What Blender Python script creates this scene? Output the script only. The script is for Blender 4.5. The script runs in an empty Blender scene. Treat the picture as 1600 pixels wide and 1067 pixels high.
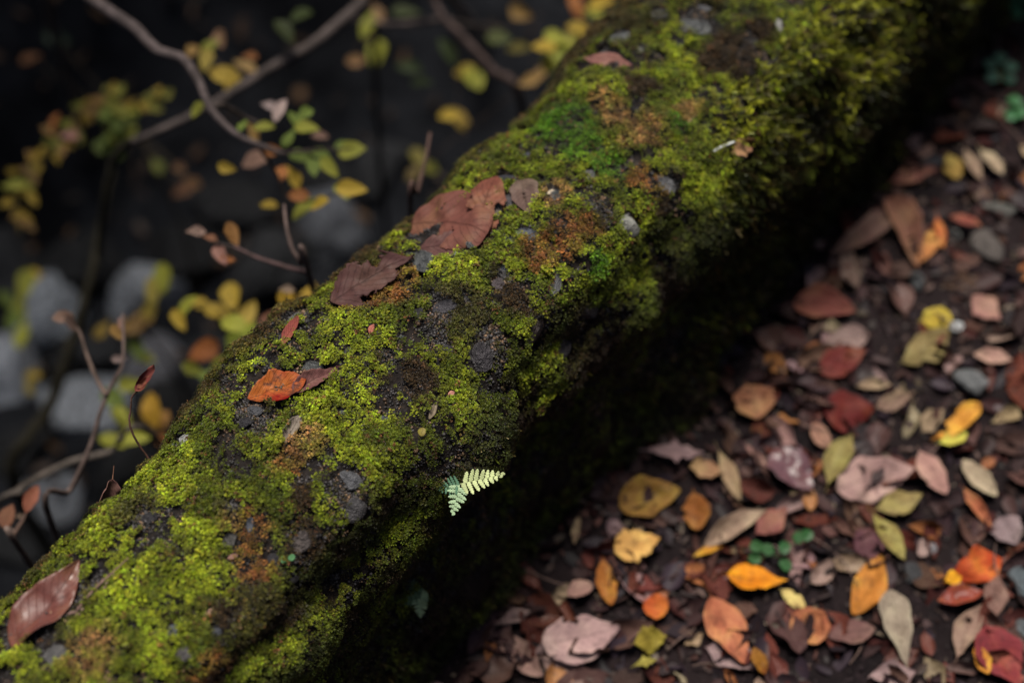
import bpy, math, random
import numpy as np
from mathutils import Vector, Matrix
from mathutils.bvhtree import BVHTree

SC = bpy.context.scene
COL = SC.collection
rng = np.random.default_rng(7)
random.seed(7)

# ------------------------------------------------------------------ camera
PITCH, YAW = math.radians(58.0), math.radians(39.8)
AIM = np.array((0.03, 0.0, 0.385)); FOCUS = 1.45
FWD = np.array((-math.sin(YAW)*math.cos(PITCH), math.cos(YAW)*math.cos(PITCH), -math.sin(PITCH)))
RIGHT = np.array((math.cos(YAW), math.sin(YAW), 0.0))
UP = np.cross(RIGHT, FWD)
CAM = AIM - FWD*FOCUS
cam_d = bpy.data.cameras.new('camera'); cam = bpy.data.objects.new('camera', cam_d); COL.objects.link(cam)
cam_d.lens = 50; cam_d.sensor_width = 36; cam_d.clip_start = 0.02; cam_d.clip_end = 500
cam_d.dof.use_dof = True; cam_d.dof.focus_distance = 1.42; cam_d.dof.aperture_fstop = 1.5
cam.matrix_world = Matrix(((RIGHT[0], UP[0], -FWD[0], CAM[0]), (RIGHT[1], UP[1], -FWD[1], CAM[1]),
                           (RIGHT[2], UP[2], -FWD[2], CAM[2]), (0, 0, 0, 1)))
SC.camera = cam
FPX = 50/36*1600
def ray(px, py):
    d = FWD + RIGHT*((px-800)/FPX) - UP*((py-533.5)/FPX)
    return d
def at(px, py, depth):
    return CAM + ray(px, py)*depth

# ------------------------------------------------------------------ light
SUN_EL, SUN_AZ_VEC = math.radians(72), np.array((-0.75, 0.60))
w = bpy.data.worlds.new('World'); SC.world = w; w.use_nodes = True
nt = w.node_tree; bg = nt.nodes['Background']
sky = nt.nodes.new('ShaderNodeTexSky'); sky.sky_type = 'NISHITA'; sky.sun_disc = False
sky.sun_elevation = SUN_EL; sky.sun_rotation = math.atan2(SUN_AZ_VEC[0], SUN_AZ_VEC[1])
sky.dust_density = 4.0; sky.air_density = 1.0; sky.ozone_density = 1.0
nt.links.new(sky.outputs[0], bg.inputs[0]); bg.inputs[1].default_value = 0.05
sun_d = bpy.data.lights.new('sun', 'SUN'); sun = bpy.data.objects.new('sun', sun_d); COL.objects.link(sun)
sun_d.energy = 4.5; sun_d.angle = math.radians(24); sun_d.color = (1.0, 0.95, 0.86)
_h = SUN_AZ_VEC/np.linalg.norm(SUN_AZ_VEC)*math.cos(SUN_EL)
sun.rotation_euler = Vector((-_h[0], -_h[1], -math.sin(SUN_EL))).to_track_quat('-Z', 'Y').to_euler()
sun.location = (-3, 1, 6)
SC.view_settings.view_transform = 'Standard'; SC.view_settings.look = 'None'
SC.view_settings.gamma = 1.0; SC.view_settings.exposure = 0.5
SC.view_settings.use_curve_mapping = False
SC.cycles.use_denoising = True
SC.cycles.max_bounces = 5
SC.cycles.use_adaptive_sampling = False

# ------------------------------------------------------------------ helpers
def _hash(ix, iy, iz, seed):
    h = (ix*374761393 + iy*668265263 + iz*2147483647 + seed*1274126177) & 0xFFFFFFFF
    h = ((h ^ (h >> 13))*1274126177) & 0xFFFFFFFF
    h = ((h ^ (h >> 16))*2246822519) & 0xFFFFFFFF
    return ((h ^ (h >> 15)) & 0xFFFFFF)/float(0xFFFFFF)
def noise(P, scale, seed=0):
    """value noise -1..1 at points P (n,3); scale = wavelength in metres"""
    Q = np.asarray(P, float)/scale
    I = np.floor(Q).astype(np.int64); F = Q-I; F = F*F*F*(F*(F*6-15)+10)
    r = 0
    for dx in (0, 1):
        wx = F[:, 0] if dx else 1-F[:, 0]
        for dy in (0, 1):
            wy = F[:, 1] if dy else 1-F[:, 1]
            for dz in (0, 1):
                wz = F[:, 2] if dz else 1-F[:, 2]
                r = r + wx*wy*wz*_hash(I[:, 0]+dx, I[:, 1]+dy, I[:, 2]+dz, seed)
    return r*2-1
def fbm(P, scale, seed=0, oct=3):
    return sum(noise(P, scale/2**k, seed+k)*0.5**k for k in range(oct))
def cells(P, size, seed):
    """distance to the nearest jittered cell centre (in cell sizes) and a random id per cell"""
    Q = np.asarray(P, float)/size; I = np.floor(Q).astype(np.int64); best = np.full(len(Q), 9.0); rid = np.zeros(len(Q))
    for dx in (-1, 0, 1):
        for dy in (-1, 0, 1):
            for dz in (-1, 0, 1):
                a, b, c = I[:, 0]+dx, I[:, 1]+dy, I[:, 2]+dz
                d = np.sqrt((a+_hash(a, b, c, seed)-Q[:, 0])**2+(b+_hash(a, b, c, seed+1)-Q[:, 1])**2+(c+_hash(a, b, c, seed+2)-Q[:, 2])**2)
                m = d < best; best = np.where(m, d, best); rid = np.where(m, _hash(a, b, c, seed+3), rid)
    return best, rid
def sstep(x, a, b):
    t = np.clip((x-a)/(b-a), 0, 1); return t*t*(3-2*t)
def mesh_np(name, V, F, smooth=True, mat=None):
    me = bpy.data.meshes.new(name)
    V = np.asarray(V, np.float32); F = np.asarray(F, np.int32)
    me.vertices.add(len(V)); me.vertices.foreach_set('co', V.ravel())
    k = F.shape[1]
    me.loops.add(F.size); me.loops.foreach_set('vertex_index', F.ravel())
    me.polygons.add(len(F)); me.polygons.foreach_set('loop_start', np.arange(0, F.size, k, dtype=np.int32))
    me.polygons.foreach_set('loop_total', np.full(len(F), k, np.int32))
    if smooth: me.polygons.foreach_set('use_smooth', np.ones(len(F), bool))
    me.update(calc_edges=True); me.validate()
    if mat: me.materials.append(mat)
    return me
def link(name, data, parent=None, label=None, cat=None, group=None, kind=None, color=None, M=None):
    o = bpy.data.objects.new(name, data); COL.objects.link(o)
    if parent is not None: o.parent = parent
    if label: o['label'] = label
    if cat: o['category'] = cat
    if group: o['group'] = group
    if kind: o['kind'] = kind
    if color is not None: o.color = tuple(color) if len(color) == 4 else (*color, 0.5)
    if M is not None: o.matrix_world = M
    return o
def child_at(o, M):
    """place a part by its world matrix under a thing that is only moved"""
    o.matrix_basis = Matrix.Translation(-o.parent.location) @ M
def grid_faces(nu, nv):
    i = np.arange(nu-1)[:, None]*nv + np.arange(nv-1)[None, :]
    i = i.ravel()
    return np.stack([i, i+nv, i+nv+1, i+1], 1)
def norm(a):
    a = np.asarray(a, float); return a/np.linalg.norm(a)
def frame(origin, x, n):
    n = norm(n); x = np.asarray(x, float); x = norm(x-n*np.dot(x, n)); y = np.cross(n, x)
    return Matrix(((x[0], y[0], n[0], origin[0]), (x[1], y[1], n[1], origin[1]), (x[2], y[2], n[2], origin[2]), (0, 0, 0, 1)))

# ------------------------------------------------------------------ materials
class NB:
    def __init__(s, name):
        s.m = bpy.data.materials.new(name); s.m.use_nodes = True; s.t = s.m.node_tree
        for n in list(s.t.nodes): s.t.nodes.remove(n)
        s.out = s.n('ShaderNodeOutputMaterial')
    def n(s, typ, **kw):
        nd = s.t.nodes.new(typ)
        for k, v in kw.items(): setattr(nd, k, v)
        return nd
    def l(s, a, b): s.t.links.new(a, b)
    def val(s, sock, v):
        if hasattr(v, 'links') or hasattr(v, 'is_linked'): s.l(v, sock)
        else: sock.default_value = v
    def math(s, op, a, b=0.0, c=None):
        m = s.n('ShaderNodeMath', operation=op)
        s.val(m.inputs[0], a); s.val(m.inputs[1], b)
        if c is not None: s.val(m.inputs[2], c)
        return m.outputs[0]
    def mix(s, f, a, b, blend='MIX'):
        m = s.n('ShaderNodeMix', data_type='RGBA', blend_type=blend)
        s.val(m.inputs['Factor'], f); s.val(m.inputs[6], a); s.val(m.inputs[7], b)
        return m.outputs[2]
    def noise(s, vec, scale, detail=3, rough=0.55):
        m = s.n('ShaderNodeTexNoise'); m.inputs['Scale'].default_value = scale
        m.inputs['Detail'].default_value = detail; m.inputs['Roughness'].default_value = rough
        s.l(vec, m.inputs['Vector']); return m.outputs['Fac']
    def ramp(s, f, a, b, lo=0.0, hi=1.0):
        m = s.n('ShaderNodeMapRange', interpolation_type='SMOOTHSTEP')
        s.val(m.inputs[0], f); m.inputs[1].default_value = a; m.inputs[2].default_value = b
        m.inputs[3].default_value = lo; m.inputs[4].default_value = hi
        return m.outputs[0]
    def bsdf(s, col, rough=0.6, spec=0.4, bump=None, bstr=0.3, bdist=0.002, transl=0.0, tcol=None):
        p = s.n('ShaderNodeBsdfPrincipled'); s.val(p.inputs['Base Color'], col); s.val(p.inputs['Roughness'], rough)
        p.inputs['Specular IOR Level'].default_value = spec
        if bump is not None:
            b = s.n('ShaderNodeBump'); b.inputs['Strength'].default_value = bstr; b.inputs['Distance'].default_value = bdist
            s.l(bump, b.inputs['Height']); s.l(b.outputs[0], p.inputs['Normal'])
        o = p.outputs[0]
        if transl > 0:
            t = s.n('ShaderNodeBsdfTranslucent'); s.val(t.inputs['Color'], tcol if tcol is not None else col)
            m = s.n('ShaderNodeMixShader'); m.inputs[0].default_value = transl
            s.l(o, m.inputs[1]); s.l(t.outputs[0], m.inputs[2]); o = m.outputs[0]
        s.l(o, s.out.inputs['Surface']); return s.m
def rgba(c): return (*c, 1.0)

def mat_leaf(name, rough=0.45, spec=0.5, transl=0.22, spots=0.5):
    b = NB(name); oi = b.n('ShaderNodeObjectInfo'); tc = b.n('ShaderNodeTexCoord'); uv = b.n('ShaderNodeUVMap')
    off = b.n('ShaderNodeVectorMath', operation='ADD'); rv = b.n('ShaderNodeCombineXYZ')
    b.l(b.math('MULTIPLY', oi.outputs['Random'], 37.0), rv.inputs[0]); b.l(b.math('MULTIPLY', oi.outputs['Random'], 91.0), rv.inputs[1])
    b.l(tc.outputs['Object'], off.inputs[0]); b.l(rv.outputs[0], off.inputs[1]); P = off.outputs[0]
    sx = b.n('ShaderNodeSeparateXYZ'); b.l(uv.outputs[0], sx.inputs[0])
    d = b.math('ABSOLUTE', b.math('SUBTRACT', sx.outputs[1], 0.5))
    rib = b.ramp(d, 0.008, 0.03, 1.0, 0.0)
    sv = b.math('SINE', b.math('MULTIPLY', b.math('SUBTRACT', sx.outputs[0], b.math('MULTIPLY', d, 0.55)), 62.0))
    svm = b.ramp(sv, 0.86, 1.0)
    veins = b.math('MAXIMUM', rib, b.math('MULTIPLY', svm, 0.55))
    base = oi.outputs['Color']; amt = oi.outputs['Alpha']
    n1 = b.noise(P, 28, 4); n2 = b.noise(P, 95, 4, 0.65); n3 = b.noise(P, 420, 2)
    hs = b.n('ShaderNodeHueSaturation'); hs.inputs['Hue'].default_value = 0.475; hs.inputs['Saturation'].default_value = 1.05
    hs.inputs['Value'].default_value = 0.62; b.l(base, hs.inputs['Color'])
    hs2 = b.n('ShaderNodeHueSaturation'); hs2.inputs['Hue'].default_value = 0.52; hs2.inputs['Saturation'].default_value = 1.0
    hs2.inputs['Value'].default_value = 1.25; b.l(base, hs2.inputs['Color'])
    c = b.mix(b.math('MULTIPLY', b.ramp(n1, 0.45, 0.62), amt), base, hs.outputs[0])
    c = b.mix(b.math('MULTIPLY', b.ramp(n1, 0.5, 0.36), 0.7), c, hs2.outputs[0])
    c = b.mix(b.math('MULTIPLY', b.ramp(b.noise(P, 55, 5, 0.7), 0.52, 0.66), b.math('MULTIPLY', amt, 0.8)), c, (0.035, 0.018, 0.014, 1))
    c = b.mix(b.math('MULTIPLY', b.ramp(n2, 0.54, 0.68), b.math('MULTIPLY', amt, spots*1.4)), c, (0.018, 0.012, 0.014, 1))
    c = b.mix(b.ramp(n3, 0.4, 0.75, 0.0, 0.22), c, (0.03, 0.018, 0.014, 1))
    dk = b.n('ShaderNodeHueSaturation'); dk.inputs['Value'].default_value = 0.55; b.l(c, dk.inputs['Color'])
    c = b.mix(b.math('MULTIPLY', veins, 0.6), c, dk.outputs[0])
    h = b.math('ADD', b.math('MULTIPLY', n2, 0.5), b.math('MULTIPLY', veins, -0.7))
    rg = b.ramp(n1, 0.3, 0.7, rough-0.1, rough+0.18)
    return b.bsdf(c, rg, spec, h, 0.7, 0.0016, transl)
M_LEAF = mat_leaf('dead_leaf', 0.6, 0.12, 0.10); M_WET = mat_leaf('moist_dead_leaf', 0.36, 0.4, 0.1, 0.4)
M_LIVE = mat_leaf('autumn_leaf', 0.5, 0.35, 0.42, 0.25)

def mat_simple_obj(name, rough=0.7, spec=0.3, ns=60, var=0.5, bump=0.4, bd=0.002, speck=None, transl=0):
    b = NB(name); oi = b.n('ShaderNodeObjectInfo'); tc = b.n('ShaderNodeTexCoord')
    off = b.n('ShaderNodeVectorMath', operation='ADD'); rv = b.n('ShaderNodeCombineXYZ')
    b.l(b.math('MULTIPLY', oi.outputs['Random'], 53.0), rv.inputs[0])
    b.l(tc.outputs['Object'], off.inputs[0]); b.l(rv.outputs[0], off.inputs[1]); P = off.outputs[0]
    n1 = b.noise(P, ns, 5, 0.6); n2 = b.noise(P, ns*5, 3)
    hs = b.n('ShaderNodeHueSaturation'); hs.inputs['Value'].default_value = 1-var; b.l(oi.outputs['Color'], hs.inputs['Color'])
    c = b.mix(b.ramp(n1, 0.35, 0.65), hs.outputs[0], oi.outputs['Color'])
    if speck is not None:
        c = b.mix(b.ramp(n2, 0.58, 0.7, 0, 0.8), c, rgba(speck))
    return b.bsdf(c, rough, spec, b.math('ADD', n1, b.math('MULTIPLY', n2, 0.4)), bump, bd, transl)
M_STONE = mat_simple_obj('pebble_stone', 0.55, 0.35, 1.6, 0.4, 0.8, 0.04, (0.16, 0.155, 0.15))
M_LICHEN = mat_simple_obj('lichen_stone', 0.85, 0.15, 2.5, 0.45, 1.0, 0.08, (0.40, 0.40, 0.35))
M_BOULDER = mat_simple_obj('boulder_stone', 0.7, 0.12, 9, 0.65, 0.6, 0.02, (0.03, 0.03, 0.033))
M_BARK = mat_simple_obj('twig_bark', 0.75, 0.15, 55, 0.5, 0.6, 0.002, (0.02, 0.015, 0.012))
M_FERN = mat_simple_obj('fern_green', 0.55, 0.3, 120, 0.25, 0.2, 0.001, None, 0.3)

def mat_wall():
    b = NB('dark_pebbly_concrete'); tc = b.n('ShaderNodeTexCoord'); P = tc.outputs['Object']
    n1 = b.noise(P, 22, 5, 0.65); n2 = b.noise(P, 130, 4, 0.6); n3 = b.noise(P, 500, 3)
    c = b.mix(b.ramp(n1, 0.38, 0.62), (0.006, 0.005, 0.0055, 1), (0.017, 0.013, 0.011, 1))
    c = b.mix(b.ramp(n2, 0.55, 0.72, 0, 0.7), c, (0.036, 0.033, 0.036, 1))
    c = b.mix(b.ramp(n3, 0.58, 0.75, 0, 0.6), c, (0.06, 0.042, 0.028, 1))
    return b.bsdf(c, 0.8, 0.12, b.math('ADD', n2, b.math('MULTIPLY', n3, 0.6)), 0.9, 0.004)
def mat_ground():
    b = NB('damp_earth_shaded_ravine'); tc = b.n('ShaderNodeTexCoord'); P = tc.outputs['Object']
    n1 = b.noise(P, 5, 5, 0.65); n2 = b.noise(P, 60, 5, 0.65); n3 = b.noise(P, 260, 3)
    c = b.mix(b.ramp(n1, 0.35, 0.65), (0.004, 0.0026, 0.0032, 1), (0.011, 0.007, 0.0075, 1))
    c = b.mix(b.ramp(n2, 0.5, 0.7, 0, 0.8), c, (0.02, 0.0135, 0.015, 1))
    c = b.mix(b.ramp(n3, 0.6, 0.75, 0, 0.7), c, (0.06, 0.043, 0.045, 1))
    sp_ = b.n('ShaderNodeSeparateXYZ'); b.l(P, sp_.inputs[0])
    rk_shaded = b.mix(b.ramp(n1, 0.4, 0.6), (0.004, 0.0045, 0.006, 1), (0.012, 0.013, 0.016, 1))  # near-black ravine: forest shade put into the rock colour
    c = b.mix(b.ramp(sp_.outputs[0], -0.35, -0.6), c, rk_shaded)
    return b.bsdf(c, b.ramp(n2, 0.3, 0.7, 0.6, 0.95), 0.08, b.math('ADD', n2, b.math('MULTIPLY', n3, 0.6)), 0.9, 0.006)
def mat_vcol(name, attr, kind, rough=0.6, spec=0.25, transl=0.3, tip=False, basecol=(0.05, 0.03, 0.012), mixb=0.55):
    b = NB(name); a = b.n('ShaderNodeAttribute', attribute_name=attr, attribute_type=kind); c = a.outputs['Color']
    if tip:
        t = b.n('ShaderNodeAttribute', attribute_name='tip', attribute_type='GEOMETRY')
        c = b.mix(t.outputs['Fac'], b.mix(mixb, c, rgba(basecol)), c)
        hs = b.n('ShaderNodeHueSaturation'); s = b.n('ShaderNodeAttribute', attribute_name='shade', attribute_type='GEOMETRY')
        b.l(s.outputs['Fac'], hs.inputs['Value']); b.l(c, hs.inputs['Color']); c = hs.outputs[0]
    return b.bsdf(c, rough, spec, transl=transl)
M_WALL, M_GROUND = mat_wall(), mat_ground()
M_MOSS = mat_vcol('moss_shoots', 'mcol', 'INSTANCER', 0.5, 0.3, 0.22, True)
M_FEATHER = mat_vcol('feather_moss_shoots', 'mcol', 'INSTANCER', 0.45, 0.35, 0.22, True, (0.016, 0.009, 0.004), 0.9)
M_LITTER = mat_vcol('litter_bits', 'lcol', 'GEOMETRY', 0.55, 0.15, 0.1)
M_COVER = mat_vcol('ground_cover_leaves', 'lcol', 'GEOMETRY', 0.6, 0.3, 0.3)

# ------------------------------------------------------------------ ground
def ground_z(x, y):
    x = np.asarray(x, float); y = np.asarray(y, float)
    z = np.interp(x, [-60, -14, -9, -5, -3.2, -2.55, -1.95, -1.6, -0.9, -0.45, -0.22, -0.16, -0.02, 0.06, 1.6, 2.1, 3.2, 6, 12, 60],
                  [9, 6, 4.2, 2.2, 1.2, 0.75, -0.55, -1.05, -1.05, -0.85, -0.62, -0.45, -0.1, 0, 0.02, 0.35, 1.7, 4.2, 7, 11])  # right-hand bank past the path is unseen, added to block sky light
    P = np.stack([x, y, 0*x], -1).reshape(-1, 3)
    big = (fbm(P, 1.6, 3, 4)).reshape(x.shape); mid = fbm(P, 0.22, 8, 4).reshape(x.shape)
    path = sstep(x, -0.1, 0.1)*(1-sstep(x, 1.4, 2.2))
    return z + big*(0.02*path + 0.22*(1-path)*sstep(np.abs(x+0.05), 0.15, 1.2)) + mid*(0.011*path + 0.045*(1-path)*sstep(np.abs(x+0.05), 0.1, 0.5))
def axis(segs):
    out = []
    for a, b_, s in segs: out.append(np.arange(a, b_-1e-9, s))
    return np.concatenate(out+[[segs[-1][1]]])
gx = axis([(-60, -14, 4), (-14, -4, 0.7), (-4, -2.6, 0.1), (-2.6, 0.02, 0.03), (0.02, 1.4, 0.011), (1.4, 3.4, 0.08), (3.4, 12, 0.6), (12, 60, 4)])
gy = axis([(-60, -12, 4), (-12, -3, 0.6), (-3, -0.9, 0.06), (-0.9, 1.9, 0.013), (1.9, 4, 0.05), (4, 12, 0.5), (12, 60, 4)])
GX, GY = np.meshgrid(gx, gy, indexing='ij')
GV = np.stack([GX, GY, ground_z(GX, GY)], -1).reshape(-1, 3)
GF = grid_faces(len(gx), len(gy))
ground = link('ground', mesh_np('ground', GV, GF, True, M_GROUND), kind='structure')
BVH_G = BVHTree.FromPolygons(GV.tolist(), GF.tolist())

# ------------------------------------------------------------------ wall
prof = np.array([(-.30, -1.0), (-.27, -.6), (-.235, -.2), (-.205, .12), (-.192, .26), (-.172, .335), (-.13, .375), (-.07, .388),
                 (-.01, .385), (.04, .366), (.078, .325), (.092, .27), (.086, .2), (.084, .12), (.098, .04), (.115, -.04), (.125, -.1)])
def catmull(pts, n):
    pts = np.asarray(pts, float); k = len(pts)
    P = np.vstack([2*pts[0]-pts[1], pts, 2*pts[-1]-pts[-2]]); t = np.linspace(0, k-1-1e-9, n); i = t.astype(int); f = (t-i)[:, None]
    a, b_, c, d = P[i], P[i+1], P[i+2], P[i+3]
    return 0.5*((2*b_)+(-a+c)*f+(2*a-5*b_+4*c-d)*f*f+(-a+3*b_-3*c+d)*f**3)
pf = catmull(prof, 2000)
seg = np.r_[0, np.cumsum(np.linalg.norm(np.diff(pf, axis=0), axis=1))]
wt = np.where(pf[:, 1] > 0.2, 1.0, 0.55)
wt = np.where((pf[:, 0] < -.15) & (pf[:, 1] < .2), 0.12, wt)
cw = np.r_[0, np.cumsum(np.diff(seg)*(wt[1:]+wt[:-1])/2)]
NS = 170
sel = np.interp(np.linspace(0, cw[-1], NS), cw, np.arange(len(pf)))
PX = np.interp(sel, np.arange(len(pf)), pf[:, 0]); PZ = np.interp(sel, np.arange(len(pf)), pf[:, 1])
wy = axis([(-5, -2, 0.12), (-2, -0.95, 0.02), (-0.95, 1.5, 0.0045), (1.5, 3, 0.02), (3, 9, 0.15)])
NY = len(wy)
tx, tz = np.gradient(PX), np.gradient(PZ); ln = np.hypot(tx, tz); nx_, nz_ = -tz/ln, tx/ln
V = np.zeros((NY, NS, 3)); V[:, :, 0] = PX; V[:, :, 1] = wy[:, None]; V[:, :, 2] = PZ
N0 = np.zeros_like(V); N0[:, :, 0] = nx_; N0[:, :, 2] = nz_
Pf = V.reshape(-1, 3); Nf = N0.reshape(-1, 3)
Pq = Pf*np.array((1, 0.75, 1))
disp = 0.024*fbm(Pq, 0.34, 21, 2) + 0.011*noise(Pf, 0.15, 26) + 0.0105*noise(Pf, 0.085, 31) + 0.0055*noise(Pf, 0.036, 41) + 0.0028*noise(Pf, 0.015, 51) + 0.0012*noise(Pf, 0.007, 61)
sideness = sstep(Pf[:, 0], 0.0, 0.08)
disp += sideness*(0.018*noise(Pf, 0.12, 71) + 0.010*noise(Pf, 0.05, 72) + 0.004*noise(Pf, 0.022, 73) - 0.006)
disp -= 0.042*(1-sstep(Pf[:, 1], 0.08, 0.36))*sstep(Pf[:, 0], 0.022, 0.062)*sstep(Pf[:, 2], 0.08, 0.2)*np.clip(0.75+0.6*noise(Pf, 0.16, 74), 0.15, 1.2)   # hollow under the ledge
Pf = Pf + Nf*disp[:, None]
WF = grid_faces(NY, NS)
_q = Pf[WF[(NY//2)*(NS-1)+NS//2]]
if np.cross(_q[1]-_q[0], _q[3]-_q[0])@Nf[WF[(NY//2)*(NS-1)+NS//2][0]] < 0: WF = WF[:, ::-1]
wall_me = mesh_np('mossy_wall', Pf, WF, True, M_WALL)
wall = link('mossy_wall', wall_me, label='long rounded moss-covered wall studded with pebbles beside the leaf-strewn path', cat='wall')
BVH_W = BVHTree.FromPolygons(Pf.tolist(), WF.tolist())
vn = np.zeros(len(Pf)*3, np.float32); wall_me.vertex_normals.foreach_get('vector', vn); vn = vn.reshape(-1, 3)
if vn[(NY//2)*NS+NS//2+10][2] < 0: vn = -vn

def hit(bvh, px, py):
    d = ray(px, py); loc, n, i, dist = bvh.ray_cast(Vector(CAM), Vector(d).normalized())
    if loc is None: return None
    n = np.array(n); n = n if np.dot(n, d) < 0 else -n
    return np.array(loc), n
def hit_any(px, py):
    a, b_ = hit(BVH_W, px, py), hit(BVH_G, px, py)
    if a is None: return b_
    if b_ is None: return a
    return a if np.dot(a[0]-CAM, FWD) < np.dot(b_[0]-CAM, FWD) else b_
def wall_pt(px, py):
    h = hit(BVH_W, px, py)
    if h is None:
        p = at(px, py, FOCUS); l, n, i, d = BVH_W.find_nearest(Vector(p)); h = (np.array(l), np.array(n))
    return h
def smooth_n(bvh, p, r=0.03):
    n = np.zeros(3)
    for (l, nn, i, d) in bvh.find_nearest_range(Vector(p), r)[:400]:
        n += np.array(nn)
    return norm(n)

# ------------------------------------------------------------------ moss prototypes
def kite(V, F, T, S, base, d, up, L, W, t0, t1, sh):
    s = norm(np.cross(d, up)); i = len(V)
    V += [base, base+d*L*0.45+s*W/2+up*L*0.03, base+d*L, base+d*L*0.45-s*W/2+up*L*0.03]
    F += [(i, i+1, i+2), (i, i+2, i+3)]; T += [t0, (t0+t1)/2, t1, (t0+t1)/2]; S += [sh]*4
def proto(name, builder, seed):
    r = np.random.default_rng(seed); V, F, T, S = [], [], [], []
    builder(r, V, F, T, S)
    me = mesh_np(name, np.array(V), np.array(F), False, M_MOSS)
    for nm, arr in (('tip', T), ('shade', S)):
        a = me.attributes.new(nm, 'FLOAT', 'POINT'); a.data.foreach_set('value', np.array(arr, np.float32))
    return bpy.data.objects.new(name, me)
def cushion(r, V, F, T, S):
    for k in range(5):
        c = np.array((*(r.normal(0, 0.0021, 2)), r.uniform(0.0, 0.0026))); sh = r.uniform(0.3, 1.5)
        ax = norm(np.array((r.normal(0, .3), r.normal(0, .3), 1)))
        for ring, (cnt, el, L) in enumerate(((6, 0.35, 0.0019), (4, 0.95, 0.0015))):
            a0 = r.uniform(0, 6.28)
            for q in range(cnt):
                a = a0+q*6.283/cnt+r.normal(0, .15); e = el+r.normal(0, .18)
                d = np.array((math.cos(a)*math.cos(e), math.sin(a)*math.cos(e), math.sin(e)))+ax*0.15
                kite(V, F, T, S, c, norm(d), np.array((0, 0, 1.0)), L*r.uniform(.8, 1.2), 0.0009, 0.25+0.3*ring, 1.0, sh*r.uniform(.85, 1.15))
def feather(r, V, F, T, S):
    L = r.uniform(0.010, 0.017); bend = r.uniform(-0.5, 0.5); n = 13
    for q in range(n):
        t = q/(n-1); p = np.array((bend*L*t*t, 0.12*L*math.sin(t*3), L*t*0.95))
        wd = (0.0034*(1-0.72*t)+0.0006)
        for sgn in (0, 2.09, 4.19):
            a = sgn+q*1.1+r.normal(0, .2)
            d = norm(np.array((math.cos(a), math.sin(a), 0.95+0.6*t)))
            kite(V, F, T, S, p, d, np.array((0.1, 0.2, 1.0)), wd*r.uniform(.8, 1.2), 0.0011, max(0, t*1.2-.25), max(.05, t*1.25-.15), r.uniform(.8, 1.25))
        if q in (4, 6, 8) and r.random() < 0.8:
            a = r.uniform(0, 6.28); bd = norm(np.array((math.cos(a), math.sin(a), 0.8)))
            for z in range(4):
                for sg in (-1, 1):
                    d = norm(bd+sg*0.6*np.array((-math.sin(a), math.cos(a), 0.2)))
                    kite(V, F, T, S, p+bd*0.0014*z, d, np.array((0.0, 0.1, 1.0)), 0.0018, 0.0009, 0.4, 0.9, r.uniform(.8, 1.25))
def grit(r, V, F, T, S):
    for k in range(4):
        c = np.array((*(r.normal(0, 0.003, 2)), 0.0002)); R = r.uniform(0.0007, 0.0019)
        v = np.array([(1, 0, 0), (-1, 0, 0), (0, 1, 0), (0, -1, 0), (0, 0, 1), (0, 0, -1)])*R*r.uniform(.6, 1.3, (6, 3))+c
        v += r.normal(0, R*.25, v.shape); i = len(V); V += list(v); T += [1]*6; S += [r.uniform(.5, 1.5)]*6
        F += [(i+a, i+b_, i+4) for a, b_ in ((0, 2), (2, 1), (1, 3), (3, 0))]+[(i+b_, i+a, i+5) for a, b_ in ((0, 2), (2, 1), (1, 3), (3, 0))]
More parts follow.
